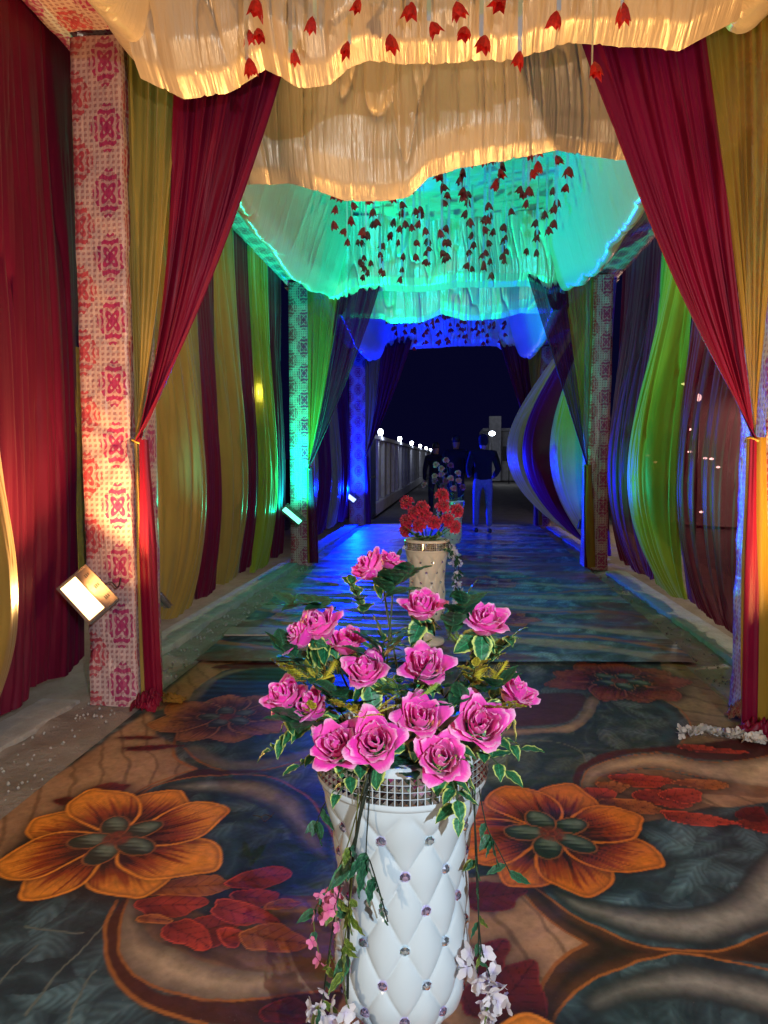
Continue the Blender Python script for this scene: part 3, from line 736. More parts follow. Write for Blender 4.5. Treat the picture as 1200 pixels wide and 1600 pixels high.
# left green bay
LB = [(4.12, 4.95, 'maroon', .08, .45, 'dark red curtain half hidden behind the tied curtain of the nearest left pillar'),
      (4.80, 5.72, 'yellow', .30, .12, 'broad mustard curtain just beyond the nearest left pillar with a rounded hem'),
      (5.66, 6.22, 'maroon', .20, .14, 'maroon strip curtain to the right of the broad mustard curtain'),
      (6.16, 6.86, 'yellow', .22, .16, 'narrow olive curtain between two maroon strips on the left'),
      (6.78, 7.36, 'maroon', .16, .18, 'maroon strip curtain left of the glowing tube lamp'),
      (7.28, 8.14, 'lime', .22, .10, 'yellow green curtain behind the glowing tube lamp, gathered at its foot'),
      (8.08, 8.72, 'maroon', .10, .14, 'very dark purple curtain beside the green lit left pillar')]
for i, (a, b, m, bu, zb, lab) in enumerate(LB):
    bu *= .75
    panel('curtain', a, b, -2.16, 1, 3.62, zb, bu, M[m], lab, 110+i*5, group=CG, amp=.07, peak=.70)
# left blue bay
for i, (a, b, m, bu, lab) in enumerate([(9.2, 10.6, 'yellow', .20, 'grey looking curtain just beyond the green lit left pillar'), (10.5, 11.8, 'maroon', .16, 'dark curtain in the middle of the left side near the blue floodlight'),
                                        (11.7, 12.9, 'yellow', .16, 'blue lit pale curtain left of the blue floodlight'), (12.8, 14.15, 'maroon', .10, 'dark curtain directly behind the blue floodlight')]):
    panel('curtain', a, b, -2.16, 1, 3.62, .13, bu, M[m], lab, 160+i*5, group=CG, amp=.05, nv=80)
# right green bay
RB = [(4.05, 4.86, 'yellow_sheer', .10, .10, 'mustard curtain between the nearest right pillar and the wide dark sheer curtain'),
      (4.80, 6.20, 'maroon_sheer', .24, .12, 'wide dark red sheer curtain with festival lights showing through'),
      (6.12, 7.10, 'lime', .40, .10, 'bright lime green curtain bulging on the right'),
      (7.00, 8.75, 'maroon_sheer', .26, .12, 'dark purple sheer curtain left of the bright lime curtain')]
for i, (a, b, m, bu, zb, lab) in enumerate(RB):
    panel('curtain', a, b, 1.96, -1, 3.62, zb, bu, M[m], lab, 210+i*5, group=CG, amp=.075, peak=.68, nv=130)
# right blue bay: strongly blown inwards
RC = [(9.1, 10.0, 'maroon', .28, 'dark violet curtain tucked behind the right middle pillar swag'),
      (9.8, 10.9, 'lime', .62, 'lime curtain ballooning inwards lit by green and blue light'),
      (10.8, 11.7, 'maroon', .92, 'plum curtain ballooning between the lime and the grey green curtains'),
      (11.6, 12.8, 'lime', 1.08, 'grey green curtain ballooning farthest into the walkway'),
      (12.9, 14.2, 'yellow', .40, 'yellow curtain glimpsed at the far right end of the tunnel')]
for i, (a, b, m, bu, lab) in enumerate(RC):
    panel('curtain', a, b, 1.96, -1, 3.62, .08, bu, M[m], lab, 260+i*5, group=CG, amp=.04, peak=.60, nv=110, narrow=-.1, over=.12)
# near right, beyond the frame edge
panel('curtain', 1.5, 3.7, 1.95, -1, 3.7, .10, .06, M['maroon'], 'deep red curtain wall at the right edge beside the nearest right pillar', 104, group=CG, amp=.045, narrow=0, over=0)

def bez(a, c, b, t): return [(1-t)**2*a[i]+2*(1-t)*t*c[i]+t*t*b[i] for i in range(len(a))]
def swag(root, name, Yc, outer, inner, mat, seed, nf=9, amp=.05, nu=90, nv=130, sgn=1):
    """outer / inner: (top, control, tie) in (x, z); cloth spans between them and is pinched at the tie"""
    u, v = np.meshgrid(np.linspace(0, 1, nu), np.linspace(0, 1, nv))
    ox, oz = bez(*[np.array(p)[:, None, None] for p in outer], v); ix, iz = bez(*[np.array(p)[:, None, None] for p in inner], v)
    x = ox+(ix-ox)*u; z = oz+(iz-oz)*u
    w = np.abs(ix-ox)
    q = u*nf
    a = np.abs(vn(q, v*1.2, seed)-.5)*2-.5; b = np.abs(vn(q*2.6, v*1.5, seed+1)-.5)*2-.5; c = vn(q*6, v*2, seed+2)-.5
    dy = (a+.5*b+.25*c)*(amp*(1-v)**.6+.022)
    # gathered stripes lie closer towards the inner edge
    dy = dy-.05*sst(.8, 1, u)*sst(.1, .5, v)
    x = x+(vn(q*1.3, v*2, seed+5)-.5)*.02
    P = np.stack([x, Yc+dy, z], -1)
    uv = np.stack([u*1.0*.6+seed, v*3], -1)
    return link(name, gmesh(name, P, uv=uv), mat, root)
def tail(root, name, x, Yc, z0, z1, w0, w1, mat, seed, drift=0.0, nv=90):
    n = 40; u, v = np.meshgrid(np.arange(n)/n, np.linspace(0, 1, nv))
    w = w0+(w1-w0)*sst(0, .5, v); th = u*2*PI
    fold = 1+.32*(vn(u*14 % 14, v*1.3, seed)-.5)*2
    ca = np.cos(th)*w*fold; sa = np.sin(th)*w*.6*fold
    P = np.stack([x+drift*v+ca, Yc+sa, z0+(z1-z0)*v], -1)
    uv = np.stack([u*.5+seed, v*2], -1)
    return link(name, gmesh(name, P, uv=uv, close_u=True), mat, root)
def tied(k, sd, Yc, red_in, red_out, yel_out, tie, reds, yels, lr, ly):
    rt = thing('tied_curtain', lr, 'curtain', (tie[0], Yc, 0), 'red curtains tied back to the pillars')
    ri = [red_in[0], red_in[1], tie]; ro = [red_out[0], red_out[1], tie]
    s = 1 if sd == 0 else -1
    swag(rt, 'drape', Yc, ro, ri, reds, 301+k*20+sd*7, nf=9, amp=.06)
    tail(rt, 'tail', tie[0]+(.035 if s > 0 else .0), Yc-.02, tie[1]+.01, .05, .024, .05 if s > 0 else .036, reds, 305+k*9+sd, drift=.03)
    yt = thing('tied_curtain', ly, 'curtain', (tie[0]-s*.05, Yc, 0), 'yellow curtains tied back to the pillars')
    t2 = (tie[0]-s*.012, tie[1])
    swag(yt, 'drape', Yc+.03, [yel_out[0], yel_out[1], t2], [(red_out[0][0]+s*.04, red_out[0][1]), red_out[1], t2], yels, 331+k*20+sd*7, nf=7, amp=.05, nu=64)
    tail(yt, 'tail', tie[0]-s*.012, Yc-.01, tie[1]+.01, .05, .012 if sd == 0 else .04, .016 if sd == 0 else .055, yels, 335+k*9+sd, drift=s*.01 if sd == 0 else .05)
    bm = bmesh.new(); bmesh.ops.create_circle
    P = tube_P([(tie[0]+.034*math.cos(t), Yc+.034*math.sin(t), tie[1]+.01*math.sin(t*2)) for t in np.linspace(0, 2*PI, 17)], .006, 6)
    link('tie_cord', gmesh('tie_cord', P, close_u=True), M['banner'], rt)
tied(0, 0, 3.70, ((-.76, 3.85), (-1.00, 2.68)), ((-1.42, 3.85), (-1.50, 2.3)), ((-1.80, 3.85), (-1.76, 2.6)), (-1.715, 1.46), M['red_swag'], M['yellow'],
     'large red curtain tied back to the nearest left pillar', 'yellow curtain tied back beside the large red one at the nearest left pillar')
tied(0, 1, 3.60, ((.43, 3.85), (.73, 2.65)), ((1.08, 3.85), (1.30, 2.4)), ((1.62, 3.85), (1.54, 2.6)), (1.44, 1.46), M['red_swag'], M['yellow_sheer'],
     'bright red sheer curtain tied back to the nearest right pillar', 'yellow sheer curtain tied back at the right edge of the photo')
tied(1, 0, 8.72, ((-.82, 3.85), (-1.10, 2.65)), ((-1.40, 3.85), (-1.55, 2.3)), ((-1.84, 3.85), (-1.82, 2.6)), (-1.83, 1.24), M['maroon_sheer'], M['yellow_sheer'],
     'dark plum curtain tied back to the green lit left pillar', 'lime curtain tied back beside the green lit left pillar')
tied(1, 1, 8.70, ((.74, 3.85), (1.12, 2.6)), ((1.25, 3.85), (1.42, 2.4)), ((1.62, 3.85), (1.62, 2.6)), (1.58, 1.28), M['maroon_sheer'], M['yellow_sheer'],
     'dark sheer curtain crossing in front of the ballooning striped curtains', 'pale green sheer curtain tied at the right middle pillar')
tied(2, 0, 14.10, ((-.85, 3.75), (-1.15, 2.6)), ((-1.45, 3.75), (-1.55, 2.2)), ((-1.8, 3.75), (-1.78, 2.4)), (-1.80, 1.4), M['maroon'], M['yellow'],
     'dark curtain tied back at the far left end above the blue floodlight', 'narrow yellow curtain at the far left end of the tunnel')
tied(2, 1, 14.10, ((.80, 3.75), (1.15, 2.6)), ((1.40, 3.75), (1.5, 2.2)), ((1.66, 3.75), (1.62, 2.4)), (1.60, 1.4), M['maroon'], M['yellow'],
     'dark curtain tied back at the far right end against the night sky', 'yellow curtain catching light at the far right end of the tunnel')

# ================================================================== CANOPY: one cloth tray per bay
def cat4(pts, s):
    """smooth curve through 4+ (x,z) points, s in 0..1"""
    n = len(pts)-1; q = np.clip(s*n, 0, n-1e-6); k = q.astype(int); t = q-k
    A = np.array(pts); p0 = A[np.maximum(k-1, 0)]; p1 = A[k]; p2 = A[k+1]; p3 = A[np.minimum(k+2, n)]
    t = t[..., None]
    return .5*((2*p1)+(p2-p0)*t+(2*p0-5*p1+4*p2-p3)*t*t+(3*p1-p0-3*p2+p3)*t**3)
ZT = 4.18
def canopy(Ya, Yb, label, seed, hem_far, hem_near, fine=1.0):
    root = thing('canopy', label, 'canopy', ((-1.75+1.55)/2, (Ya+Yb)/2, ZT), 'cream satin canopies gathered under the roof')
    sat = M['satin']
    # centre panel, folds running across
    nu, nv = int(110*fine), int(200*fine)
    u, v = np.meshgrid(np.linspace(0, 1, nu), np.linspace(0, 1, nv))
    x = -1.24+2.26*u; y = Ya+.32+(Yb-.06-Ya-.32)*v
    q = y*4.2+.5*x+1.2*vn(x*1.2, y*1.0, seed)
    f = 1-.9*np.exp(-np.abs(vn(q*1.2, x*.5, seed+1)-.5)*20)-.4*np.exp(-np.abs(vn(q*3.1, x*.9, seed+2)-.5)*18)
    z = ZT-.07*np.sin(PI*u)-.06*(1-f)+.05*(2*v-1)**2
    link('ceiling_cloth', gmesh('ceiling_cloth', np.stack([x, y, z], -1), uv=np.stack([y*.9, x*.9], -1)), sat, root)
    # side swags
    for sd in (0, 1):
        ns, ny = int(100*fine), int(260*fine)
        s, v = np.meshgrid(np.linspace(0, 1, ns), np.linspace(0, 1, ny))
        y = Ya+.28+(Yb-.02-Ya-.28)*v
        zs = 3.36-.30*np.sin(PI*np.clip(v*.92+.10, 0, 1))
        if sd == 0: cx = [(-1.77, 3.74), (-1.66, 3.40), (-1.50, 0), (-1.37, 3.62), (-1.26, 3.93), (-1.19, 4.18)]
        else: cx = [(1.56, 3.74), (1.42, 3.40), (1.25, 0), (1.12, 3.62), (1.02, 3.93), (.96, 4.18)]
        base = cat4([(a, b if b else 3.3) for a, b in cx], s)
        px = base[..., 0]; pz = base[..., 1]
        dip = np.exp(-((s-.40)/.24)**2); pz = pz+dip*(zs-3.3)
        q = y*4.6-s*2.6+.9*vn(y*1.3, s*2, seed+3)
        f = np.abs(vn(q*1.3, s*1.2, seed+5+sd)-.5)*2-.5; f2 = 1.2*(np.abs(vn(q*2.9, s*2, seed+7+sd)-.5)*2-.5)
        A = .060*(.35+.65*np.sin(PI*s))
        nx = (-1 if sd == 0 else 1)*-.5
        c1 = np.exp(-np.abs(vn(q*1.3, s*1.2, seed+5+sd)-.5)*26); c2 = np.exp(-np.abs(vn(q*3.2, s*2, seed+7+sd)-.5)*22); dsp = (vn(q*.8, s, seed+25)-.5)*.8-c1*.55-c2*.12
        px = px+dsp*A*-nx*.8; pz = pz-dsp*A
        link('side_swag', gmesh('side_swag', np.stack([px, y, pz], -1), uv=np.stack([y*.9+s*.4, s*1.3], -1)), sat, root)
    # end drops
    for nm, yy, hem, dirn in (('far_drop', Yb-.06, hem_far, -1), ('near_drop', Ya+.30, hem_near, -1)):
        nu, nv = int(460*fine), int(80*fine)
        u, v = np.meshgrid(np.linspace(0, 1, nu), np.linspace(0, 1, nv))
        x = -1.56+2.86*u
        hz = np.interp(x, [h[0] for h in hem], [h[1] for h in hem])
        hz = hz+(vn(x*2.2, 0*x, seed+31)-.5)*.05+.012*np.exp(-np.abs(vn(x*9.9, 0*x, seed+13)-.5)*20)
        z = ZT-.02+(hz-ZT)*v
        q = x*11+1.6*vn(x*1.6, v*1.2, seed+12)
        f = np.abs(vn(q, v*.9, seed+13)-.5)*2-.5; f2 = np.abs(vn(q*2.6, v*1.4, seed+14)-.5)*2-.5
        puff = np.interp(v, [0, .3, .6, .82, .93, 1.0], [0.0, .02, .05, .10, .085, .02])
        big = (vn(x*1.7, v*1.3, seed+17)-.5)*.12*v
        slope = (.42*v**.8-.20) if nm == 'near_drop' else -.50*(1-v)
        broad = vn(q*.5, v*1.0, seed+21)-.5; c1 = np.exp(-np.abs(vn(q*.9, v*.8, seed+13)-.5)*34); c2 = np.exp(-np.abs(vn(q*2.3, v*1.2, seed+14)-.5)*26)
        keep = 1-.55*sst(.75, 1, v)
        y = yy+slope-(puff*(.5 if nm == 'near_drop' else .9)+big)+(broad*.11+c1*.040*(1-.4*v)+c2*.018*(.5+.5*vn(x*3, v*2, seed+23))+.10*f2*.04)*keep
        link(nm, gmesh(nm, np.stack([x, y, z], -1), uv=np.stack([x, v*1.1], -1)), sat, root)
    return root
canopy(-2.2, 3.60, 'nearest cream satin canopy glowing warm at the top of the photo', 401,
       [(-1.6, 3.30), (-1.34, 3.17), (-1.12, 3.19), (-.93, 3.27), (-.75, 3.15), (-.60, 3.16), (-.42, 3.25), (0, 3.26), (.2, 3.25), (.52, 3.35), (.75, 3.28), (1.0, 3.23), (1.35, 3.4)],
       [(-1.6, 3.3), (1.4, 3.3)], .9)
canopy(3.98, 8.86, 'middle satin canopy lit green and blue inside with a cream front drape', 431,
       [(-1.6, 3.34), (-1.45, 3.32), (-1.22, 3.42), (.85, 3.46), (1.1, 3.34), (1.4, 3.40)],
       [(-1.6, 3.12), (-1.05, 3.10), (-.85, 3.04), (-.70, 3.00), (-.30, 3.02), (-.18, 3.12), (.2, 3.18), (.60, 3.26), (.85, 3.20), (1.3, 3.1)], 1.0)
canopy(9.14, 14.3, 'farthest satin canopy lit deep blue with a turquoise front drape', 461,
       [(-1.6, 3.42), (-1.35, 3.46), (-1.2, 3.58), (.80, 3.60), (1.0, 3.46), (1.4, 3.5)],
       [(-1.6, 3.3), (-1.0, 3.30), (-.9, 3.24), (-.5, 3.22), (-.2, 3.32), (.1, 3.22), (.6, 3.24), (.85, 3.33), (1.3, 3.3)], .8)

# ================================================================== HANGING TULIPS
def tulip_mesh(seed):
    rnd = random.Random(seed); n = 10
    v = [(0, 0, 0)]; f = []
    for j, (r, z) in enumerate(((.012, -.008), (.030, -.028), (.040, -.055))):
        for i in range(n):
            a = 2*PI*i/n; rr = r*(1.0 if i % 2 == 0 else .78); v.append((rr*math.cos(a)*1.0, rr*math.sin(a)*.75, z))
    for i in range(n):
        a = 2*PI*i/n; tip = i % 2 == 0
        rr = .044*rnd.uniform(.75, 1.25) if tip else .034
        v.append((rr*math.cos(a), rr*math.sin(a)*.75, -.086*rnd.uniform(.88, 1.12) if tip else -.064))
    for i in range(n): f.append((0, 1+i, 1+(i+1) % n))
    for j in range(3):
        for i in range(n): a = 1+j*n+i; b = 1+j*n+(i+1) % n; f.append((a, a+n, b+n, b))
    return pymesh('red_tulip', v, f)
TUL = [tulip_mesh(s) for s in range(3)]
for m_ in TUL: m_.materials.append(M['redtulip'])
def ribbon_mesh(L, seed):
    n = 8; rnd = random.Random(seed); ph = rnd.uniform(0, 6)
    P = np.zeros((n+1, 3, 3))
    for j in range(n+1):
        t = j/n; a = ph+t*rnd.uniform(1.0, 1.6); w = .013*(1-.3*t)
        for i in range(3): P[j, i] = (math.cos(a)*w*(i-1), math.sin(a)*w*(i-1), -L*t)
    return gmesh('ribbon', P)
RIB = {}
def garland(x, y, ztop, zs, label, group, rnd, sc=1.0):
    r = thing('hanging_tulip', label, 'hanging flower', (x, y, ztop), group)
    L = round((ztop-min(zs))/.05)*.05
    key = (L, rnd.randrange(3))
    if key not in RIB: RIB[key] = ribbon_mesh(L, key[1]); RIB[key].materials.append(M['ribbon'])
    link('ribbon', RIB[key], None, r, False)
    for zf in zs:
        o = link('flower', TUL[rnd.randrange(3)], None, r, False)
        o.location = (rnd.uniform(-.02, .02), rnd.uniform(-.01, .01), zf-ztop+.02)
        o.rotation_euler = (rnd.uniform(-.35, .35), rnd.uniform(-.4, .4), rnd.uniform(0, 6.28)); o.scale = [sc*rnd.uniform(.85, 1.1)]*3
    return r
rnd = random.Random(5)
near = [(385, 52, 3.35, [98]), (408, 4, 3.15, [50]), (454, 82, 3.4, []), (492, 30, 3.25, []), (513, 6, 3.5, []), (546, 72, 3.45, []), (568, 2, 3.3, []), (611, 58, 3.5, []), (637, 8, 3.45, []),
        (670, 40, 3.4, []), (711, 8, 3.1, []), (732, 50, 3.3, []), (752, 62, 3.45, []), (787, 2, 3.4, []), (812, 88, 3.45, []), (873, 24, 3.3, []), (925, 104, 3.3, []), (972, 12, 3.0, [])]
ordn = ['first', 'second', 'third', 'fourth', 'fifth', 'sixth', 'seventh', 'eighth', 'ninth', 'tenth', 'eleventh', 'twelfth', 'thirteenth', 'fourteenth', 'fifteenth', 'sixteenth', 'seventeenth', 'last']
for i, (px, py, Yd, extra) in enumerate(near):
    Yd -= .16; p = atY(px, py, Yd); zs = [p.z]+[atY(px, e, Yd).z for e in extra]
    lab = 'red cloth tulip on a ribbon under the nearest cream canopy, %s from the left' % ordn[i] if i < 17 else 'rightmost red cloth tulip on a ribbon under the nearest cream canopy'
    garland(p.x, Yd, ZT-.05, zs, lab, 'red tulips under the nearest canopy', rnd, .84)
for b, (Ya, Yb, nr, nc, lab, grp) in enumerate(((4.75, 8.45, 11, 9, 'red cloth tulips on a ribbon hanging inside the green lit middle canopy', 'red tulips under the middle canopy'),
                                                (10.2, 13.9, 8, 9, 'dark tulips on a ribbon hanging inside the blue lit far canopy', 'red tulips under the farthest canopy'))):
    for j in range(nr):
        for i in range(nc):
            x = -1.14+2.04*(i+.5)/nc+rnd.uniform(-.08, .08); y = Ya+(Yb-Ya)*(j+.5)/nr+rnd.uniform(-.12, .12)
            z = rnd.uniform(3.52, 3.80)+(0 if b == 0 else .05); zs = [z]
            if rnd.random() < .55: zs.append(z-rnd.uniform(.09, .16))
            if rnd.random() < .2: zs.append(z-rnd.uniform(.19, .26))
            garland(x, y, ZT-.04, zs, lab, grp, rnd, .95)

# ================================================================== FLOODLIGHTS
def floodlight(loc, long_, normal, em, label, Lh=.14, Sh=.095, color=WARM, power=50, aim=None, mount=None, spread=170):
    n = Vector(normal).normalized(); l = Vector(long_); l = (l-n*l.dot(n)).normalized(); s = n.cross(l)
    R = Matrix((l, s, n)).transposed()
    root = thing('floodlight', label, 'floodlight', loc, 'LED floodlights on the pillars', R.to_euler())
    bm = bmesh.new(); bm_box(bm, -Lh, Lh, -Sh, Sh, -.024, 0, .006)
    for k in range(9): bm_box(bm, -Lh*.85+k*Lh*.21-.003, -Lh*.85+k*Lh*.21+.003, -Sh*.85, Sh*.85, -.040, -.0235)
    link('housing', bmdone(bm, 'housing'), M['steel'], root, False)
    bm = bmesh.new(); t = .012
    bm_box(bm, -Lh, Lh, -Sh, -Sh+t, .001, .010, .003); bm_box(bm, -Lh, Lh, Sh-t, Sh, .001, .010, .003)
    bm_box(bm, -Lh, -Lh+t, -Sh+t+.0005, Sh-t-.0005, .001, .0098, .003); bm_box(bm, Lh-t, Lh, -Sh+t+.0005, Sh-t-.0005, .001, .0098, .003)
    for k in range(4):
        for sg in (-1, 1): bm_box(bm, -Lh+.004, -Lh+.009, -Sh*.8+k*Sh*.45, -Sh*.8+k*Sh*.45+.012, .0095, .013)
    bz = link('bezel', bmdone(bm, 'bezel'), M['bezel'], root, False)
    link('driver_plate', box_me('driver_plate', -Lh+.013, Lh-.013, Sh*.18, Sh-.013, .0005, .0045, .001), M['bezel'], root, False)
    for cx in (-.6, 0, .6):
        for q in range(3): link('printed_mark', box_me('printed_mark', Lh*cx-.012+q*.001, Lh*cx+.012-q*.002, Sh*.50+q*.010, Sh*.50+.004+q*.010, .0046, .0052), M['ink'], root, False)
    link('lit_panel', box_me('lit_panel', -Lh+.018, Lh-.018, -Sh+.015, Sh*.14, .0005, .0060, .001), em, root, False)
    bm = bmesh.new(); bm_box(bm, -.05, .05, -.004, .004, -.11, -.056)
    link('bracket', bmdone(bm, 'bracket'), M['black'], root, False)
    w = R @ Vector((0, -Sh*.4, .035))
    area('flood_lamp', Vector(loc)+w, aim or n, (Lh*1.6, Sh*1.2), power, color, spread)
    if mount:
        a = Vector(loc)-n*.05
        c = link('cable', tube('cable', [a, a+(Vector(mount)-a)*.3+Vector((.05, 0, .05)), a+(Vector(mount)-a)*.7+Vector((.03, 0, -.02)), mount], .0035, 6, 6), M['black'])
        c.parent = root; c.matrix_parent_inverse = (Matrix.Translation(root.location) @ root.rotation_euler.to_matrix().to_4x4()).inverted()
    return root
floodlight(atY(137, 928, 3.44), (.66, 0.1, -.74), (.10, -.86, .50), M['e_warm'], 'glowing warm floodlight on the nearest left pillar', color=WARM, power=P_WARM, spread=150, aim=(.55, -.30, .78), mount=(-1.80, 3.62, .72))
floodlight(atY(458, 804, 8.50), (.70, .1, -.70), (.55, -.55, .62), M['e_green'], 'green glowing floodlight on the middle left pillar', Lh=.15, Sh=.085, color=GREEN, power=P_GREEN, aim=(.42, -.26, .82), spread=150, mount=(-1.95, 8.76, .75))
floodlight(atY(548, 775, 14.02), (.70, .1, -.70), (.35, -.75, .55), M['e_blue'], 'blue glowing floodlight at the far left end', Lh=.15, Sh=.10, color=BLUE, power=P_BLUE, aim=(.26, -.46, .78), spread=152, mount=(-2.0, 14.18, .70))
floodlight((1.92, 2.95, .42), (.66, 0, .74), (-.30, -.80, .52), M['e_warm'], 'warm floodlight added out of view beyond the right edge', color=WARM, power=P_WARM*2.4, spread=150, aim=(-.66, .22, .72), mount=(1.94, 3.1, .5))  # added lamp outside the frame, throws warm light into the bays
floodlight((1.3, -1.7, 2.2), (1, 0, 0), (-.35, .8, -.25), M['e_white'], 'unseen white floodlight added on the right behind the viewer', color=(.80, .91, 1.0), power=P_WHITE, aim=(-.34, .82, -.50), spread=104)  # added white lamp, out of view behind the camera
floodlight((-1.75, -1.8, .7), (1, 0, 0), (.4, .9, .25), M['e_warm'], 'unseen dim warm fill floodlight added on the left behind the viewer', color=(1, .76, .52), power=48, aim=(.30, .85, .30))  # added warm fill, out of view behind the camera
# added: two blue floodlights out of sight, then spots beside the visible floodlights
floodlight((-1.88, 4.16, .55), (1, 0, 0), (.45, .50, .72), M['e_blue'], 'blue floodlight added out of sight behind the nearest left pillar', color=(.0, .62, .95), power=140, spread=66, aim=(.38, .72, .58))
floodlight((1.72, 9.26, .55), (1, 0, 0), (-.25, .60, .75), M['e_blue'], 'blue floodlight added out of sight behind the middle right pillar', color=BLUE, power=170, spread=130, aim=(-.35, .62, .70))
area('green_fill', atY(458, 780, 8.50), (-.1, .65, .75), (.25, .08), 6, GREEN, 170)  # added coloured fills with no fixture, for pillar cloth and floor
area('warm_fill', atY(185, 915, 3.44), (.15, .55, .8), (.2, .08), .8, (1, .5, .12), 170)
area('blue_fill', atY(556, 765, 13.85), (.45, -.65, -.22), (.25, .1), 420, BLUE, 165)
area('blue_fill', atY(556, 765, 13.90), (.1, .5, .8), (.25, .1), 25, BLUE, 170)

# glowing tube lamp on the left curtains
tl = thing('tube_lamp', 'small glowing tube lamp shining on the yellow green curtain', 'lamp', (-1.93, 7.55, 2.06))
q = atY(405, 614, 7.5)
tl.location = q
link('lit_tube', gmesh('lit_tube', tube_P([(0, 0, -.10), (0, 0, -.09), (0, 0, .09), (0, 0, .10)], .030, 10), close_u=True), M['e_tube'], tl, False)
link('end_cap', box_me('end_cap', -.022, .022, -.022, .022, .10, .115, .004), M['black'], tl, False)
link('end_cap', box_me('end_cap', -.022, .022, -.022, .022, -.115, -.10, .004), M['black'], tl, False)
point('tube_glow', q+Vector((.02, -.06, 0)), 7, (1, .78, .25), .05)

# ================================================================== VASES
def vase(loc, label, body_mat, n=10, hrow=.148, res=(300, 190), crystals=True, rot=0.0):
    root = thing('flower_stand', label, 'vase', loc, 'quilted flower stands along the aisle')
    root.rotation_euler = (0, 0, rot)
    base = [(0, 0), (.125, 0), (.13, .012), (.125, .03), (.06, .045), (.035, .07), (.05, .095), (.062, .12), (.05, .145), (.04, .16), (.07, .172), (.095, .18)]
    link('foot', lathe_me('foot', base, 40), body_mat, root, False)
    zc = [.178, .20, .26, .33, .42, .50, .58, .645, .675]; rc = [.090, .115, .130, .131, .127, .126, .133, .151, .158]
    nu, nv = res; th = np.arange(nu)/nu*2*PI; zz = np.linspace(.178, .675, nv); TH, ZZ = np.meshgrid(th, zz)
    tt = np.interp(ZZ, zc, np.arange(len(zc))); r0 = np.interp(ZZ, zc, rc)
    ker = np.ones(15)/15; rs = np.interp(zz, zc, rc); rs = np.convolve(np.pad(rs, 7, 'edge'), ker, 'valid'); r0 = rs[:, None]+0*TH
    s = n*TH/(2*PI); t = (ZZ-.605)/hrow; p = s+t; q = s-t
    a = np.abs(np.sin(PI*p)); b = np.abs(np.sin(PI*q))
    puff = (a*b)**.45; fade = sst(.675, .635, ZZ)*sst(.178, .22, ZZ)
    dimp = np.exp(-((p-np.round(p))**2+(q-np.round(q))**2)/.012)
    r = r0+(puff*.0095-.005-dimp*.005)*fade
    P = np.stack([r*np.cos(TH), r*np.sin(TH), ZZ], -1)
    link('quilted_body', gmesh('quilted_body', P, close_u=True), body_mat, root, False)
    link('rim', lathe_me('rim', [(.150, .672), (.160, .675), (.163, .682), (.1615, .688), (.1615, .742), (.163, .748), (.160, .757), (.150, .762), (.140, .757), (.136, .74), (.134, .70), (.05, .69), (0.0, .69)], 72), body_mat, root, False)
    # mirror mosaic band
    v = []; f = []; rows, cols = 4, 78; h = .0133; ri = .1622
    for j in range(rows):
        for i in range(cols):
            a0 = 2*PI*(i+.07)/cols; a1 = 2*PI*(i+.93)/cols; z0 = .6885+j*h+.0006; z1 = .6885+(j+1)*h-.0006; k = len(v); am = (a0+a1)/2
            for (aa, z) in ((a0, z0), (a1, z0), (a1, z1), (a0, z1)): v.append((ri*math.cos(aa), ri*math.sin(aa), z))
            v.append(((ri+.0035)*math.cos(am), (ri+.0035)*math.sin(am), (z0+z1)/2))
            f += [(k, k+1, k+4), (k+1, k+2, k+4), (k+2, k+3, k+4), (k+3, k, k+4)]
    o = link('mirror_mosaic', pymesh('mirror_mosaic', v, f), M['mirror'], root, False); o['kind'] = 'stuff'
    # crystals at the tuft points
    gv = [(0, 0, .006)]; gf = []
    for j, (rr, z) in enumerate(((.0042, .0055), (.0078, .0025), (.0085, -.002))):
        for i in range(8): a = 2*PI*(i+.5*j)/8; gv.append((rr*math.cos(a), rr*math.sin(a), z))
    for i in range(8): gf.append((0, 1+i, 1+(i+1) % 8))
    for j in range(2):
        for i in range(8): a = 1+j*8+i; b_ = 1+j*8+(i+1) % 8; gf += [(a, a+8, b_), (b_, a+8, b_+8)]
    gv = [(p_[0]*1.25, p_[1]*1.25, p_[2]*1.2) for p_ in gv]; gm = pymesh('crystal', gv, gf); gm.materials.append(M['crystal'])
    k = -6
    while True:
        z = .605+k*hrow/2
        if z > .62: break
        if z > .21:
            for i in range(n):
                a = 2*PI*(i+(.5 if k % 2 else 0))/n
                rr = float(np.interp(z, zz, rs))-.004
                o = link('crystal', gm, None, root, False); o.location = (rr*math.cos(a), rr*math.sin(a), z)
                o.rotation_euler = Vector((math.cos(a), math.sin(a), 0)).to_track_quat('Z', 'Y').to_euler()
        k += 1
    link('foam', lathe_me('foam', [(0, .735), (.08, .735), (.130, .72), (.131, .70)], 24), M['foam'], root, False)
    return root
V1 = Vector((-.108, 1.46, 0)); V2 = Vector((-.195, 5.03, .035)); V3 = Vector((-.03, 9.6, .04))
vase(V1, 'large white quilted stand with pink roses in the foreground', M['white_plastic'], rot=.12).scale = (1.11, 1.11, 1.035)
vase(V2, 'cream quilted stand holding red carnations behind the pink roses', M['cream_plastic'], res=(140, 90))
vase(V3, 'small far stand holding dark wine flowers before the walking people', M['white_plastic'], res=(80, 50))

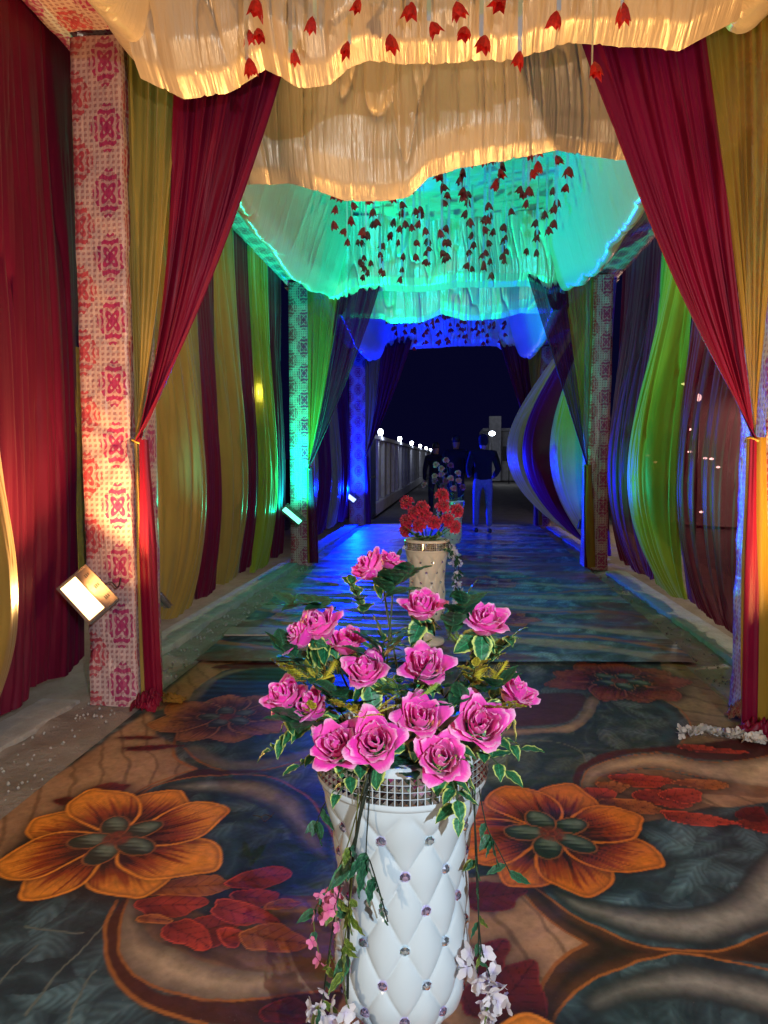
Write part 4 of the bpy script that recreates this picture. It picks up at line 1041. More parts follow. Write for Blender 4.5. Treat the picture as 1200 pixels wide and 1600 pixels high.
# ================================================================== FLOWERS
def petal_mesh(name, r0, h, wa, lean, curl, tip, seed, nu=11, nv=11):
    u, v = np.meshgrid(np.linspace(-1, 1, nu), np.linspace(0, 1, nv)); rn = np.random.RandomState(seed)
    shape = np.sin(PI*np.clip(v*.80+.10, 0, 1))**.75*1.0
    phi = u*wa*shape
    vv = v*(1-.22*np.abs(u)**2.2*v)
    r = r0+h*(lean*vv+.10*np.sin(PI*vv))+curl*h*np.maximum(vv-.55, 0)**2*3.2*(1+.5*np.abs(u))
    z = h*vv*(1-.25*lean)-curl*h*np.maximum(vv-.62, 0)**2*2.6+tip*h*np.exp(-(u/.28)**2)*v**5*.22
    r = r+.0022*np.sin(u*5+rn.rand()*6)*v**2+.0016*np.sin(u*9+rn.rand()*6)*v**3
    z = z+.002*np.sin(u*7+rn.rand()*6)*v**2
    # wrap narrow base
    x = r*np.cos(phi); y = r*np.sin(phi)+.0*v
    return gmesh(name, np.stack([x, y, z], -1), uv=np.stack([(u+1)/2, v], -1))
def leaf_mesh(name, L, Wd, droop, fold, serr=7, seed=0, nu=7, nv=15):
    u, v = np.meshgrid(np.linspace(-1, 1, nu), np.linspace(0, 1, nv)); rn = np.random.RandomState(seed)
    w = Wd*np.sin(PI*np.clip(v, 0, 1)**.75)**.9*(1+(.16*((v*serr) % 1)*np.abs(u) if serr else 0))
    y = u*w; x = L*v*(1-.12*droop); z = -droop*L*v**2*.6+np.abs(u)*w*fold+.0015*np.sin(v*20+u*3)
    return gmesh(name, np.stack([x, y, z], -1), uv=np.stack([(u+1)/2, v], -1))
RL = []   # rose layers: (mesh variants, count)
def mk_layers(tagm, mat, sc=1.0):
    L = []
    for k, (r0, h, wa, lean, curl, tip, cnt) in enumerate(((.005, .050, 2.0, .04, .03, 0, 2), (.011, .051, 1.35, .07, .10, .2, 3), (.016, .050, 1.15, .14, .22, .4, 3), (.020, .051, 1.08, .22, .42, .7, 4), (.022, .048, 1.0, .38, .68, 1.0, 4))):
        ms = []
        for s in range(2):
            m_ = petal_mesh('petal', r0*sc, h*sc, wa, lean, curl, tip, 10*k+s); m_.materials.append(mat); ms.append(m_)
        L.append((ms, cnt))
    return L
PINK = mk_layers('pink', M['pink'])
LEAFV = [leaf_mesh('leaf', .062, .0185, .5, .25, 7, 1), leaf_mesh('leaf', .052, .0165, .9, .35, 6, 2), leaf_mesh('leaf', .074, .021, .25, .2, 8, 3)]
for m_ in LEAFV: m_.materials.append(M['leaf'])
LEAFD = [leaf_mesh('leaf', .085, .026, .3, .15, 0, 4)]; LEAFD[0].materials.append(M['leaf_dark'])
def rose(pos, axis, origin, label, group, layers, scale=1.0, rnd=None, leaves=5, nlay=5, leafset=None, stem_r=.0022):
    ax = Vector(axis).normalized()
    root = thing('rose', label, 'flower', pos, group, ax.to_track_quat('Z', 'Y').to_euler())
    root.scale = (scale,)*3
    for k, (ms, cnt) in enumerate(layers[:nlay]):
        a0 = rnd.uniform(0, 6.28)
        for i in range(cnt):
            o = link('petal', ms[rnd.randrange(2)], None, root, False)
            o.rotation_euler = (rnd.uniform(-.08, .08), rnd.uniform(-.10, .12), a0+2*PI*i/cnt+rnd.uniform(-.15, .15))
            s = rnd.uniform(.92, 1.08); o.scale = (s, s, s*rnd.uniform(.95, 1.05)); o.location = (0, 0, -.002*k)
    link('calyx', lathe_me('calyx', [(.002, -.020), (.006, -.016), (.010, -.004), (.013, .006)], 10), M['stem'], root, False)
    for i in range(leaves):
        o = link('leaf', (leafset or LEAFV)[rnd.randrange(len(leafset or LEAFV))], None, root, False)
        o.location = (0, 0, -.014-.008*rnd.random()); o.rotation_euler = (rnd.uniform(-.4, .4), rnd.uniform(.1, .75), 2*PI*i/leaves+rnd.uniform(-.4, .4)); s = rnd.uniform(.8, 1.15); o.scale = (s, s, s)
    a = Vector(pos)-ax*.018*scale; org = Vector(origin)
    Mw = (Matrix.Translation(root.location) @ root.rotation_euler.to_matrix().to_4x4() @ Matrix.Diagonal((scale, scale, scale, 1))).inverted()
    st = link('stem', tube('stem', [a, a-ax*.04, a*.5+org*.5-ax*.01, org], stem_r, 6, 5), M['stem'])
    st.parent = root; st.matrix_parent_inverse = Mw
    return root
rr = random.Random(21)
O1 = V1+Vector((0, 0, .70))
ROSES = [ # px, py, Y, axis (outward), scale, layers, label
 (577, 892, 1.50, (-.55, -.2, .55), 1.0, 'topmost pink rose leaning left above the bouquet'),
 (611, 880, 1.56, (.25, -.1, .9), .75, 'half hidden pink bud behind the topmost rose'),
 (500, 985, 1.42, (-.25, -.35, .85), 1.12, 'tall pink rose at the upper left of the bouquet'),
 (468, 1000, 1.40, (-.7, -.3, .45), 1.0, 'small pink rose tucked left of the tall upper left rose'),
 (660, 955, 1.48, (.0, -.35, .92), 1.08, 'open pink rose at top centre in front of the cream stand'),
 (758, 978, 1.42, (.18, -.35, .88), 1.10, 'pink rose at the upper right of the bouquet'),
 (542, 1010, 1.42, (-.1, -.2, 1.0), 1.0, 'pink bud rising behind the centre left rose'),
 (572, 1056, 1.36, (-.12, -.45, .85), 1.12, 'pink rose left of centre with a pale tall heart'),
 (664, 1048, 1.38, (.0, -.45, .85), 1.10, 'round pink rose in the centre of the bouquet'),
 (445, 1096, 1.42, (-.35, -.35, .80), 1.10, 'leftmost pink rose with leaves drooping beneath it'),
 (806, 1090, 1.42, (.50, -.15, .70), 1.12, 'rightmost pink rose tilted outwards with a pale centre'),
 (486, 1112, 1.38, (-.5, -.3, .6), 1.05, 'pink rose half hidden behind yellow leaves on the left'),
 (656, 1130, 1.30, (-.02, -.55, .80), 1.12, 'lower centre pink rose above the leaf fringe'),
 (750, 1140, 1.31, (.22, -.70, .70), 1.22, 'widest pink rose at the lower right turned to the viewer'),
 (526, 1172, 1.30, (-.20, -.60, .72), 1.12, 'pink rose at the lower left next to the swirled rose'),
 (586, 1168, 1.26, (-.02, -.80, .60), 1.18, 'swirled pink rose low on the left front of the rim'),
 (689, 1192, 1.26, (.05, -.75, .62), 1.12, 'lowest pink rose resting over the right front of the rim'),
]
for (px, py, Yd, ax, sc, lab) in ROSES:
    p = atY(px, py, Yd); axv = Vector(ax).normalized(); p = p-axv*.016+Vector((0, 0, .010))
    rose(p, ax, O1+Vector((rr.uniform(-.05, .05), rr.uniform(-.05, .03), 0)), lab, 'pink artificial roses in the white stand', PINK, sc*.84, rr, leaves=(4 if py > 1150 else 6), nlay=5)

def sprig(kind, pos, dirn, label, cat, group, rnd, n=7, L=.16, mat=None, meshes=None, name='leaf_sprig', origin=None, spread=.9, sc=1.0, partname='leaf'):
    d = Vector(dirn).normalized(); root = thing(name, label, cat, pos, group)
    org = Vector(pos); side_ = d.cross(Vector((0, 0, 1)));
    if side_.length < .1: side_ = Vector((1, 0, 0))
    side_.normalize()
    pts = [org+d*L*t+Vector((0, 0, -.25*L*t*t)) for t in (0, .33, .66, 1)]
    link('stem', tube('stem', pts, .0016, 5, 4), mat or M['stem'], root)
    for i in range(n):
        t = (i+1)/n; p = org+d*L*t+Vector((0, 0, -.25*L*t*t)); sg = 1 if i % 2 else -1
        o = link(partname, meshes[rnd.randrange(len(meshes))], None, root, False)
        o.location = p-org; out = (d*(.5+rnd.random()*.4)+side_*sg*spread*(1 if i < n-1 else 0)+Vector((rnd.uniform(-.3, .3), rnd.uniform(-.3, .3), rnd.uniform(-.2, .35)))).normalized()
        o.rotation_euler = out.to_track_quat('X', 'Z').to_euler(); s = sc*rnd.uniform(.75, 1.15)*(1.15-.35*t); o.scale = (s, s, s)
    return root
def where(px, py): return ('left' if px < 570 else 'right' if px > 680 else 'middle')
sp = [(560, 1215, 1.30, (-.5, -.5, -.35)), (510, 1190, 1.36, (-.9, -.2, -.2)), (620, 1200, 1.28, (0, -.9, -.25)), (700, 1215, 1.29, (.3, -.8, -.45)), (750, 1190, 1.36, (.8, -.4, -.2)),
      (770, 1150, 1.44, (.9, -.2, .1)), (460, 1140, 1.46, (-.8, -.1, -.3)), (610, 1130, 1.36, (0, -.6, .5)), (700, 1100, 1.38, (.3, -.4, .6)), (620, 1080, 1.42, (.1, -.3, .8)),
      (520, 1090, 1.44, (-.4, -.2, .8)), (730, 1050, 1.46, (.3, -.1, .9)), (540, 1130, 1.38, (-.5, -.5, .3)), (700, 1150, 1.32, (.3, -.8, .1)), (600, 1020, 1.52, (0, 0, 1)), (780, 1010, 1.45, (.4, -.1, .7)),
      (560, 930, 1.53, (-.2, -.1, .8)), (650, 1000, 1.5, (.1, -.2, .9)), (570, 1240, 1.29, (-.1, -.7, -.7)), (712, 1232, 1.30, (.1, -.6, -.8)),(500, 1060, 1.48, (-.5, 0, .7)),(760, 1095, 1.46, (.4, -.1, .6))]
slab = ['spilling over the left front of the rim', 'poking left from under the lowest roses', 'fringing the middle of the rim', 'pointing down at the right front of the rim', 'spreading right over the rim', 'sticking out on the right below the tilted rose',
        'drooping at the far left below the leftmost rose', 'between the two lower front roses', 'right of the round centre rose', 'just below the round centre rose', 'inside the left half of the bouquet', 'behind the widest rose',
        'above the lower left rose', 'between the widest and the lowest rose', 'rising behind the centre left rose', 'under the upper right rose', 'under the topmost rose', 'under the open top centre rose', 'hanging down over the left of the mosaic rim', 'hanging down over the right of the mosaic rim', 'behind the leftmost rose', 'behind the rightmost rose']
for i, (px, py, Yd, dr) in enumerate(sp):
    if i in (2, 18): continue
    py -= 26 if py > 1180 else 0
    p = atY(px, py, Yd); d = Vector(dr).normalized(); L = .11
    sprig('leaf', p-d*L*.5, dr, 'green leaf spray with yellow green edges '+slab[i], 'leaves', 'variegated leaf sprays in the white stand', rr, n=7, L=L, meshes=LEAFV, sc=.85)
# dark big leaves near the topmost rose
for (px, py, dr, lab) in ((598, 940, (.25, -.3, .5), 'large dark leaves rising behind the top roses'), (530, 955, (-.8, -.1, .3), 'long dark leaf stalk reaching left under the topmost rose'), (640, 1110, (.1, -.3, .6), 'dark leaves filling the heart of the bouquet'), (570, 1110, (-.3, -.3, .4), 'dark leaves filling the left heart of the bouquet'), (600, 1060, (0, -.2, .6), 'dark leaves filling the gap between the two centre roses'), (690, 1130, (.2, -.3, .5), 'dark leaves filling the gap left of the widest rose'), (520, 1140, (-.3, -.3, .3), 'dark leaves filling the gap above the lower left rose'), (700, 1000, (.2, -.1, .7), 'dark leaves filling the gap between the two top right roses'), (490, 1060, (-.4, -.1, .6), 'dark leaves filling the gap above the leftmost rose'), (720, 1090, (.4, -.3, .4), 'dark leaves filling the right heart of the bouquet'), (640, 1175, (0, -.6, .2), 'dark leaves filling the front of the vase mouth')):
    sprig('leaf', atY(px, py, 1.48 if py < 1000 else 1.40), dr, lab, 'leaves', 'dark leaf stalks in the white stand', rr, n=7, L=.12, meshes=LEAFD, name='leaf_stalk')
# ferns and golden sprays
def fern_mesh(Lf=.15, n=13):
    v = []; f = []
    for i in range(n):
        t = .12+.88*i/n; l = .036*math.sin(PI*(.15+.8*t))**.8
        for sg in (-1, 1):
            k = len(v); x = Lf*t; w = .0042
            v += [(x-w, 0, 0), (x+l*.35, sg*l*.55, .004), (x+l*.75, sg*l, -.002), (x+w+l*.15, sg*l*.45, .001)]; f.append((k, k+1, k+2, k+3))
    k = len(v); v += [(0, -.001, .001), (Lf, -.0005, 0), (Lf, .0005, 0), (0, .001, .001)]; f.append((k, k+1, k+2, k+3))
    me = pymesh('frond', v, f); me.uv_layers.new(name='UVMap')
    for l in me.uv_layers[0].data: l.uv = (.5, .5)
    return me
FERN = fern_mesh(); FERN.materials.append(M['leaf_olive']); FERNG = fern_mesh(.12, 11); FERNG.materials.append(M['leaf_gold'])
GOLD = [leaf_mesh('leaf', .040, .013, .2, .15, 0, 5)]; GOLD[0].materials.append(M['leaf_gold'])
for (px, py, Yd, ms, dr, lab) in ((735, 1020, 1.46, [FERN], (.1, -.1, 1), 'bronze green fern fronds left of the upper right rose'), (570, 1110, 1.33, [FERNG], (.3, -.5, .5), 'yellow green fern frond above the swirled rose'), (500, 1060, 1.40, [FERNG], (-.2, -.3, .9), 'yellow feathery fern on the left of the bouquet'),
                                  (755, 1065, 1.38, [FERNG], (.4, -.2, .7), 'yellow feathery fern beside the rightmost rose'), (632, 1095, 1.36, [FERN], (-.1, -.4, .7), 'small fern between the centre and lower centre roses')):
    r_ = sprig('fern', atY(px, py+15, Yd), dr, lab, 'fern', 'fern sprays in the white stand', rr, n=5, L=.035, meshes=ms, name='fern_sprig', spread=.8, sc=.62, partname='frond')
for (px, py, Yd, dr, lab) in ((735, 1065, 1.38, (.1, -.3, .9), 'golden leaf spray right of the round centre rose'), (500, 1130, 1.38, (-.1, -.3, .9), 'golden leaf spray in front of the half hidden left rose'), (478, 1055, 1.42, (-.4, -.3, .6), 'golden leaf spray below the tall upper left rose'), (760, 1100, 1.36, (.3, -.4, .4), 'golden leaf spray above the widest rose'), (560, 1095, 1.36, (-.2, -.5, .4), 'golden leaf spray left of the lower centre rose')):
    sprig('leaf', atY(px, py+15, Yd), dr, lab, 'leaves', 'golden leaf sprays in the white stand', rr, n=8, L=.085, meshes=GOLD, name='golden_sprig', mat=M['olivestem'])

# hanging vines
def blossom_mesh(seed, mat):
    rn = random.Random(seed); v = []; f = []
    uvs = []
    for k in range(4):
        a = 2*PI*k/4+rn.uniform(-.3, .3); L = .015*rn.uniform(.8, 1.2); w = .0075
        b = len(v); c, s = math.cos(a), math.sin(a); t = rn.uniform(.15, .6)
        for (x, y, z) in ((0, 0, 0), (L*.5, w, t*L*.4), (L, w*.5, t*L), (L, -w*.5, t*L*.9), (L*.5, -w, t*L*.4)): v.append((x*c-y*s, x*s+y*c, z)); uvs.append((.5+y/w*.4, x/L*.9))
        f.append((b, b+1, b+2, b+3, b+4))
    me = pymesh('blossom', v, f); uvl = me.uv_layers.new(name='UVMap')
    for li, l in enumerate(me.loops): uvl.data[li].uv = uvs[l.vertex_index]
    me.materials.append(mat); return me
BP = [blossom_mesh(s, M['blossom_pink']) for s in range(2)]; BW = [blossom_mesh(s+5, M['blossom_white']) for s in range(3)]
VL = [leaf_mesh('leaf', .050, .009, .3, .15, 0, 7), leaf_mesh('leaf', .038, .010, .5, .2, 0, 8)]
VLG = [m_.copy() for m_ in VL]; VLO = [m_.copy() for m_ in VL]
for m_ in VLG: m_.materials.append(M['leaf_dark'])
for m_ in VLO: m_.materials.append(M['leaf_olive'])
def vine(pts, label, group, rnd, leaves=10, blossoms=(), r=.0016, smat=None, leafsets=None, lsc=1.0):
    root = thing('hanging_vine', label, 'vine', pts[0], group)
    P = [Vector(p) for p in pts]
    link('stem', tube('stem', P, r, 6, 6), smat or M['vinestem'], root)
    def at(t):
        q = t*(len(P)-1); k = min(int(q), len(P)-2); return P[k].lerp(P[k+1], q-k)
    for i in range(leaves):
        t = rnd.uniform(.25, .95); p = at(t); ms = leafsets[rnd.randrange(len(leafsets))]
        o = link('leaf', ms[rnd.randrange(len(ms))], None, root, False); o.location = p-P[0]
        d = Vector((rnd.uniform(-1, 1), rnd.uniform(-.8, .2), rnd.uniform(-1.6, -.4))).normalized(); o.rotation_euler = d.to_track_quat('X', 'Y').to_euler(); s = lsc*rnd.uniform(.7, 1.2); o.scale = (s, s, s)
    for (t0, t1, n, ms, sc) in blossoms:
        for i in range(n):
            p = at(rnd.uniform(t0, t1))+Vector((rnd.gauss(0, .012), rnd.gauss(0, .010), rnd.gauss(0, .008)))*sc
            o = link('blossom', ms[rnd.randrange(len(ms))], None, root, False); o.location = p-P[0]
            o.rotation_euler = (rnd.uniform(.6, 2.4), rnd.uniform(-.8, .8), rnd.uniform(0, 6.28)); s = sc*rnd.uniform(.8, 1.4); o.scale = (s, s, s)
    return root
def A(*q): return [atY(*k) for k in q]
gv_ = 'vines trailing from the white stand'
vine(A((578, 1195, 1.28), (565, 1260, 1.265), (552, 1340, 1.285), (545, 1440, 1.30), (543, 1560, 1.31)), 'thick dark vine stems running straight down the left front of the white stand', gv_, rr, 2, (), .0032, None, [VLG], 1.3)
vine(A((582, 1200, 1.28), (560, 1290, 1.27), (535, 1370, 1.30), (520, 1450, 1.32), (505, 1560, 1.33), (500, 1640, 1.34)), 'leftmost trailing vine with pink blossoms turning white lower down', gv_, rr, 14, ((.45, .72, 6, BP, .8), (.74, 1.0, 20, BW, 1.0)), .0016, None, [VLG, VLO], 1.0)
vine(A((572, 1215, 1.27), (540, 1330, 1.30), (512, 1390, 1.34), (490, 1430, 1.36), (500, 1500, 1.36)), 'short vine with bright pink blossoms hanging left of the stand', gv_, rr, 9, ((.5, 1.0, 7, BP, .95),), .0014, M['olivestem'], [VLO, VLG], 1.0)
vine(A((580, 1205, 1.27), (572, 1330, 1.265), (578, 1345, 1.265), (592, 1390, 1.265), (606, 1440, 1.27)), 'vine with long narrow leaves lying across the white quilting', gv_, rr, 7, (), .0014, None, [VLG], 1.25)
vine(A((560, 1240, 1.27), (548, 1400, 1.29), (536, 1500, 1.30), (545, 1600, 1.30), (555, 1680, 1.30)), 'vine ending in pale cream blossoms at the bottom of the photo', gv_, rr, 12, ((.7, 1.0, 22, BW, 1.3),), .0014, M['olivestem'], [VLO], 1.1)
vine(A((742, 1225, 1.36), (742, 1300, 1.36), (746, 1400, 1.38), (752, 1480, 1.38), (768, 1540, 1.38), (765, 1600, 1.38)), 'vine with white lilac blossoms trailing on the right of the stand', gv_, rr, 8, ((.60, .72, 5, BW, 1.2), (.74, 1.0, 34, BW, 1.2)), .0016, None, [VLO, VLG], .8)
vine(A((748, 1230, 1.38), (760, 1290, 1.38), (775, 1320, 1.38), (800, 1370, 1.38)), 'right vine with blue green leaves arching away from the stand', gv_, rr, 7, (), .0013, None, [VLG], 1.0)
vine(A((738, 1230, 1.35), (745, 1330, 1.36), (748, 1440, 1.37), (746, 1520, 1.38)), 'bare dark vine stem with a branching tip right of the stand', gv_, rr, 3, (), .0016, None, [VLG], .6)
vine(A((530, 1225, 1.36), (505, 1260, 1.40), (490, 1300, 1.42)), 'short green leaf spray hanging at the left shoulder of the stand', gv_, rr, 8, (), .0014, None, [VLG], .9)

# carnations
def carnation_mesh(mat, seed, R=.045):
    n = 40; rows = []
    uvs = []
    rn = np.random.RandomState(seed); me_list = []
    v = []; f = []; uvv = []
    for layer, (rr_, zz_, amp) in enumerate(((1.0, .0, .010), (.86, .012, .010), (.66, .022, .009), (.42, .030, .007), (.20, .034, .004))):
        k = len(v)
        for j, t in enumerate((0, .45, .8, 1.0)):
            for i in range(n):
                a = 2*PI*i/n; w = math.sin(a*9+layer*2+seed)*amp*t+math.sin(a*17+layer)*amp*.4*t; rad = R*rr_*t*(1+.08*math.sin(a*5+layer))+(.004 if j == 3 and i % 2 else 0)
                v.append((rad*math.cos(a), rad*math.sin(a), zz_+.018*t-.016*t*t*(1 if layer < 2 else .2)+w)); uvv.append((.5, t))
        for j in range(3):
            for i in range(n): a = k+j*n+i; b = k+j*n+(i+1) % n; f.append((a, a+n, b+n, b))
    me = pymesh('bloom', v, f, True); l = me.uv_layers.new(name='UVMap')
    for li, lp in enumerate(me.loops): l.data[li].uv = uvv[lp.vertex_index]
    me.materials.append(mat); return me
CARN = [carnation_mesh(M['red_carn'], s) for s in range(3)]; WINE = [carnation_mesh(M['wine'], 7), carnation_mesh(M['coral'], 8)]
def bloom(px, py, Yd, ax, meshes, origin, label, group, sc, rnd):
    p = atY(px, py, Yd); q = Vector(ax).normalized(); root = thing('carnation', label, 'flower', p, group)
    o = link('bloom', meshes[rnd.randrange(len(meshes))], None, root, False); o.rotation_euler = q.to_track_quat('Z', 'Y').to_euler(); o.scale = (sc,)*3
    link('stem', tube('stem', [p, p-q*.05, (p+Vector(origin))*.5, origin], .0025, 5, 4), M['stem'], root)
    return root
O2 = V2+Vector((0, 0, .72)); O3 = V3+Vector((0, 0, .72))
cl = [(637, 787, 'top left red carnation on a bare stalk'), (660, 795, 'red carnation right of the top left one'), (690, 776, 'topmost red orange carnation'), (691, 793, 'red carnation just below the topmost one'), (712, 800, 'rightmost upper red carnation'),
      (637, 815, 'lower left red carnation'), (636, 829, 'lowest left red carnation above the cream rim'), (656, 822, 'front red carnation left of centre'), (678, 818, 'front red carnation in the middle'), (698, 814, 'shadowed red carnation on the right'), (664, 806, 'red carnation in the heart of the bunch'), (708, 824, 'lowest right red carnation'), (648, 803, 'small red carnation between the two upper left ones')]
for i, (px, py, lab) in enumerate(cl):
    ax = ((px-672)/60, -.55, .4+(830-py)/90); bloom(px, py, 4.98+.05*rr.uniform(-1, 1), ax, CARN, O2, lab, 'red carnations in the cream stand', 1.15, rr)
for i, (px, py) in enumerate([(697, 720), (682, 727), (704, 728), (690, 733), (715, 740), (690, 742), (664, 758), (680, 752), (704, 748), (716, 752), (692, 760), (708, 764), (680, 745), (722, 762), (697, 752)]):
    bloom(px, py, 9.55+rr.uniform(-.08, .08), ((px-697)/30, -.5, .7), WINE if i % 3 else WINE[1:], O3, 'small dark wine or coral flower in the far bouquet', 'dark flowers in the far stand', .95, rr)
for (O, grp, lab, pts) in ((O2, 'leaf sprays in the cream stand', ['leaf spray left among the red carnations', 'leaf spray right among the red carnations', 'leaf spray at the front of the red carnations', 'leaf spray over the right rim of the cream stand'], ((-.6, -.3, .7), (.6, -.3, .7), (0, -.8, .5), (.9, -.2, 0))),
                           (O3, 'leaf sprays in the far stand', ['leaf spray at the left of the far bouquet', 'leaf spray at the right of the far bouquet', 'leaf spray at the front of the far bouquet', 'leaf spray on top of the far bouquet'], ((-.8, -.3, .5), (.7, -.3, .7), (0, -.8, .5), (.0, -.2, 1)))):
    for d, lb in zip(pts, lab): sprig('leaf', O+Vector((0, -.03, 0)), d, lb, 'leaves', grp, rr, n=9, L=.16, meshes=[LEAFV[2]] if O is O2 else LEAFV, sc=1.3)
g2 = 'vines trailing from the cream stand'
def drop_vine(base, dx, L, label, grp, nb):
    p = base; return vine([p, p+Vector((dx*.6, -.02, -.05)), p+Vector((dx, -.02, -L*.35)), p+Vector((dx*1.1, -.01, -L*.7)), p+Vector((dx*1.0, 0, -L))], label, grp, rr, 14, ((.2, 1.0, int(nb*.7), BW, 1.05),), .002, M['vinestem'], [VLG], 1.3)
drop_vine(O2+Vector((.13, -.05, .05)), .07, .62, 'pale blossom vine hanging down the right of the cream stand', g2, 60)
drop_vine(O2+Vector((.12, -.10, .05)), .10, .45, 'shorter pale blossom vine beside the long one on the cream stand', g2, 35)
drop_vine(O2+Vector((-.12, -.05, .03)), -.09, .30, 'thin leafy vine hanging left of the cream stand', g2, 4)
drop_vine(O3+Vector((-.10, -.05, .10)), -.08, .35, 'bright lit vine left of the far bouquet', 'vines trailing from the far stand', 40)

# ================================================================== PEOPLE
def skin_body(name, verts, edges, radii, mat, root, sub=2):
    me = bpy.data.meshes.new(name); me.from_pydata(verts, edges, []); me.update()
    o = bpy.data.objects.new(name, me); C.objects.link(o)
    md = o.modifiers.new('skin', 'SKIN'); md.use_smooth_shade = True
    for i, r in enumerate(radii): me.skin_vertices[0].data[i].radius = (r if isinstance(r, tuple) else (r, r))
    for i in range(len(verts)): me.skin_vertices[0].data[i].use_root = (i == 0)
    s = o.modifiers.new('sub', 'SUBSURF'); s.levels = sub; s.render_levels = sub
    me.materials.append(mat); o.parent = root
    return o
def person(x, y, h, yaw, label, jac, leg, stride=.16, arm='bent', hood=False, skin_hands=True):
    k = h/1.75; root = thing('person', label, 'person', (x, y, .03), 'people walking away'); root.rotation_euler = (0, 0, yaw); root.scale = (k, k, k)
    s = stride
    # facing +Y; legs
    skin_body('trousers', [(0, 0, .93), (0, 0, 1.02), (-.10, 0, .86), (-.105, s*.55, .48), (-.105, s*.7, .10), (.10, 0, .86), (.105, -s*.2, .48), (.105, -s*1.2, .12)],
              [(0, 1), (0, 2), (2, 3), (3, 4), (0, 5), (5, 6), (6, 7)], [(.15, .11), (.15, .10), .088, .062, .055, .088, .062, .055], leg, root)
    for (fx, fy, fz) in ((-.105, s*.7, .04), (.105, -s*1.2, .055)):
        skin_body('shoe', [(fx, fy-.06, fz), (fx, fy+.04, fz), (fx*1.08, fy+.15, fz-.012)], [(0, 1), (1, 2)], [(.042, .042), (.045, .045), (.038, .025)], M['shoe'], root)
    L = [(0, 0, 1.12), (0, 0, .92), (0, .0, 1.28), (0, -.01, 1.40), (0, 0, 1.46), (-.19, -.01, 1.39), (.19, -.01, 1.39)]
    E = [(0, 1), (0, 2), (2, 3), (3, 4), (3, 5), (3, 6)]; R = [(.165, .115), (.175, .12), (.19, .125), (.15, .10), (.07, .07), (.075, .08), (.075, .08)]
    if arm == 'bent': aL = [(-.26, -.05, 1.14), (-.22, .14, 1.02), ]; aR = [(.27, -.02, 1.12), (.22, .16, 1.00)]
    else: aL = [(-.25, -.02, 1.12), (-.25, .08, .88)]; aR = [(.26, -.04, 1.12), (.25, -.06, .88)]
    for sgn, a, root_i in ((-1, aL, 5), (1, aR, 6)):
        b = len(L); L += a; E += [(root_i, b), (b, b+1)]; R += [.058, .045]
    skin_body('jacket', L, E, R, jac, root)
    skin_body('head', [(0, 0, 1.44), (0, .005, 1.50), (0, .01, 1.58), (0, .015, 1.66), (0, .02, 1.71)], [(0, 1), (1, 2), (2, 3), (3, 4)], [.055, .055, (.078, .088), (.080, .095), (.055, .07)], M['skin'], root)
    skin_body('hood' if hood else 'hair', [(0, -.03, 1.52 if hood else 1.58), (0, -.015, 1.63), (0, -.0, 1.69), (0, .02, 1.725)], [(0, 1), (1, 2), (2, 3)], [(.085, .06) if hood else (.066, .05), (.092, .095), (.088, .095), (.06, .07)], M['jacket'] if hood else M['hair'], root)
    for sgn, a in ((-1, aL), (1, aR)):
        w = Vector(a[1]); dn = Vector((0, .8, -.2)) if arm == 'bent' else Vector((0, .2, -1)); dn.normalize()
        V = [tuple(w), tuple(w+dn*.07)]; Ed = [(0, 1)]; Rd = [.026, (.036, .018)]
        hand = skin_body('hand', V, Ed, Rd, M['skin'], root, 1)
        for q in range(4):
            st = w+dn*.07+Vector((.024*(q-1.5)/1.5, 0, .0)); l_ = (.055, .065, .062, .05)[q]
            skin_body('finger', [tuple(st), tuple(st+dn*l_*.5+Vector((0, 0, -.008))), tuple(st+dn*l_+Vector((0, -.01, -.025)))], [(0, 1), (1, 2)], [.009, .008, .007], M['skin'], root, 1)
        st = w+dn*.02; skin_body('thumb', [tuple(st), tuple(st+Vector((-sgn*.035, 0, .0))+dn*.03), tuple(st+Vector((-sgn*.04, 0, 0))+dn*.06)], [(0, 1), (1, 2)], [.011, .010, .008], M['skin'], root, 1)
    return root
person(.50, 12.75, 1.78, .08, 'person in dark hooded jacket and blue jeans walking away', M['jacket'], M['jeans'], .14, 'bent', hood=True)
person(.02, 14.6, 1.82, -.05, 'tall person in dark clothes walking away behind the far bouquet', M['jacket2'], M['trousers'], .18, 'bent')
person(-.42, 15.6, 1.70, .1, 'person in black clothes walking nearest the lamp lit boundary wall', M['jacket'], M['trousers'], .15, 'down')

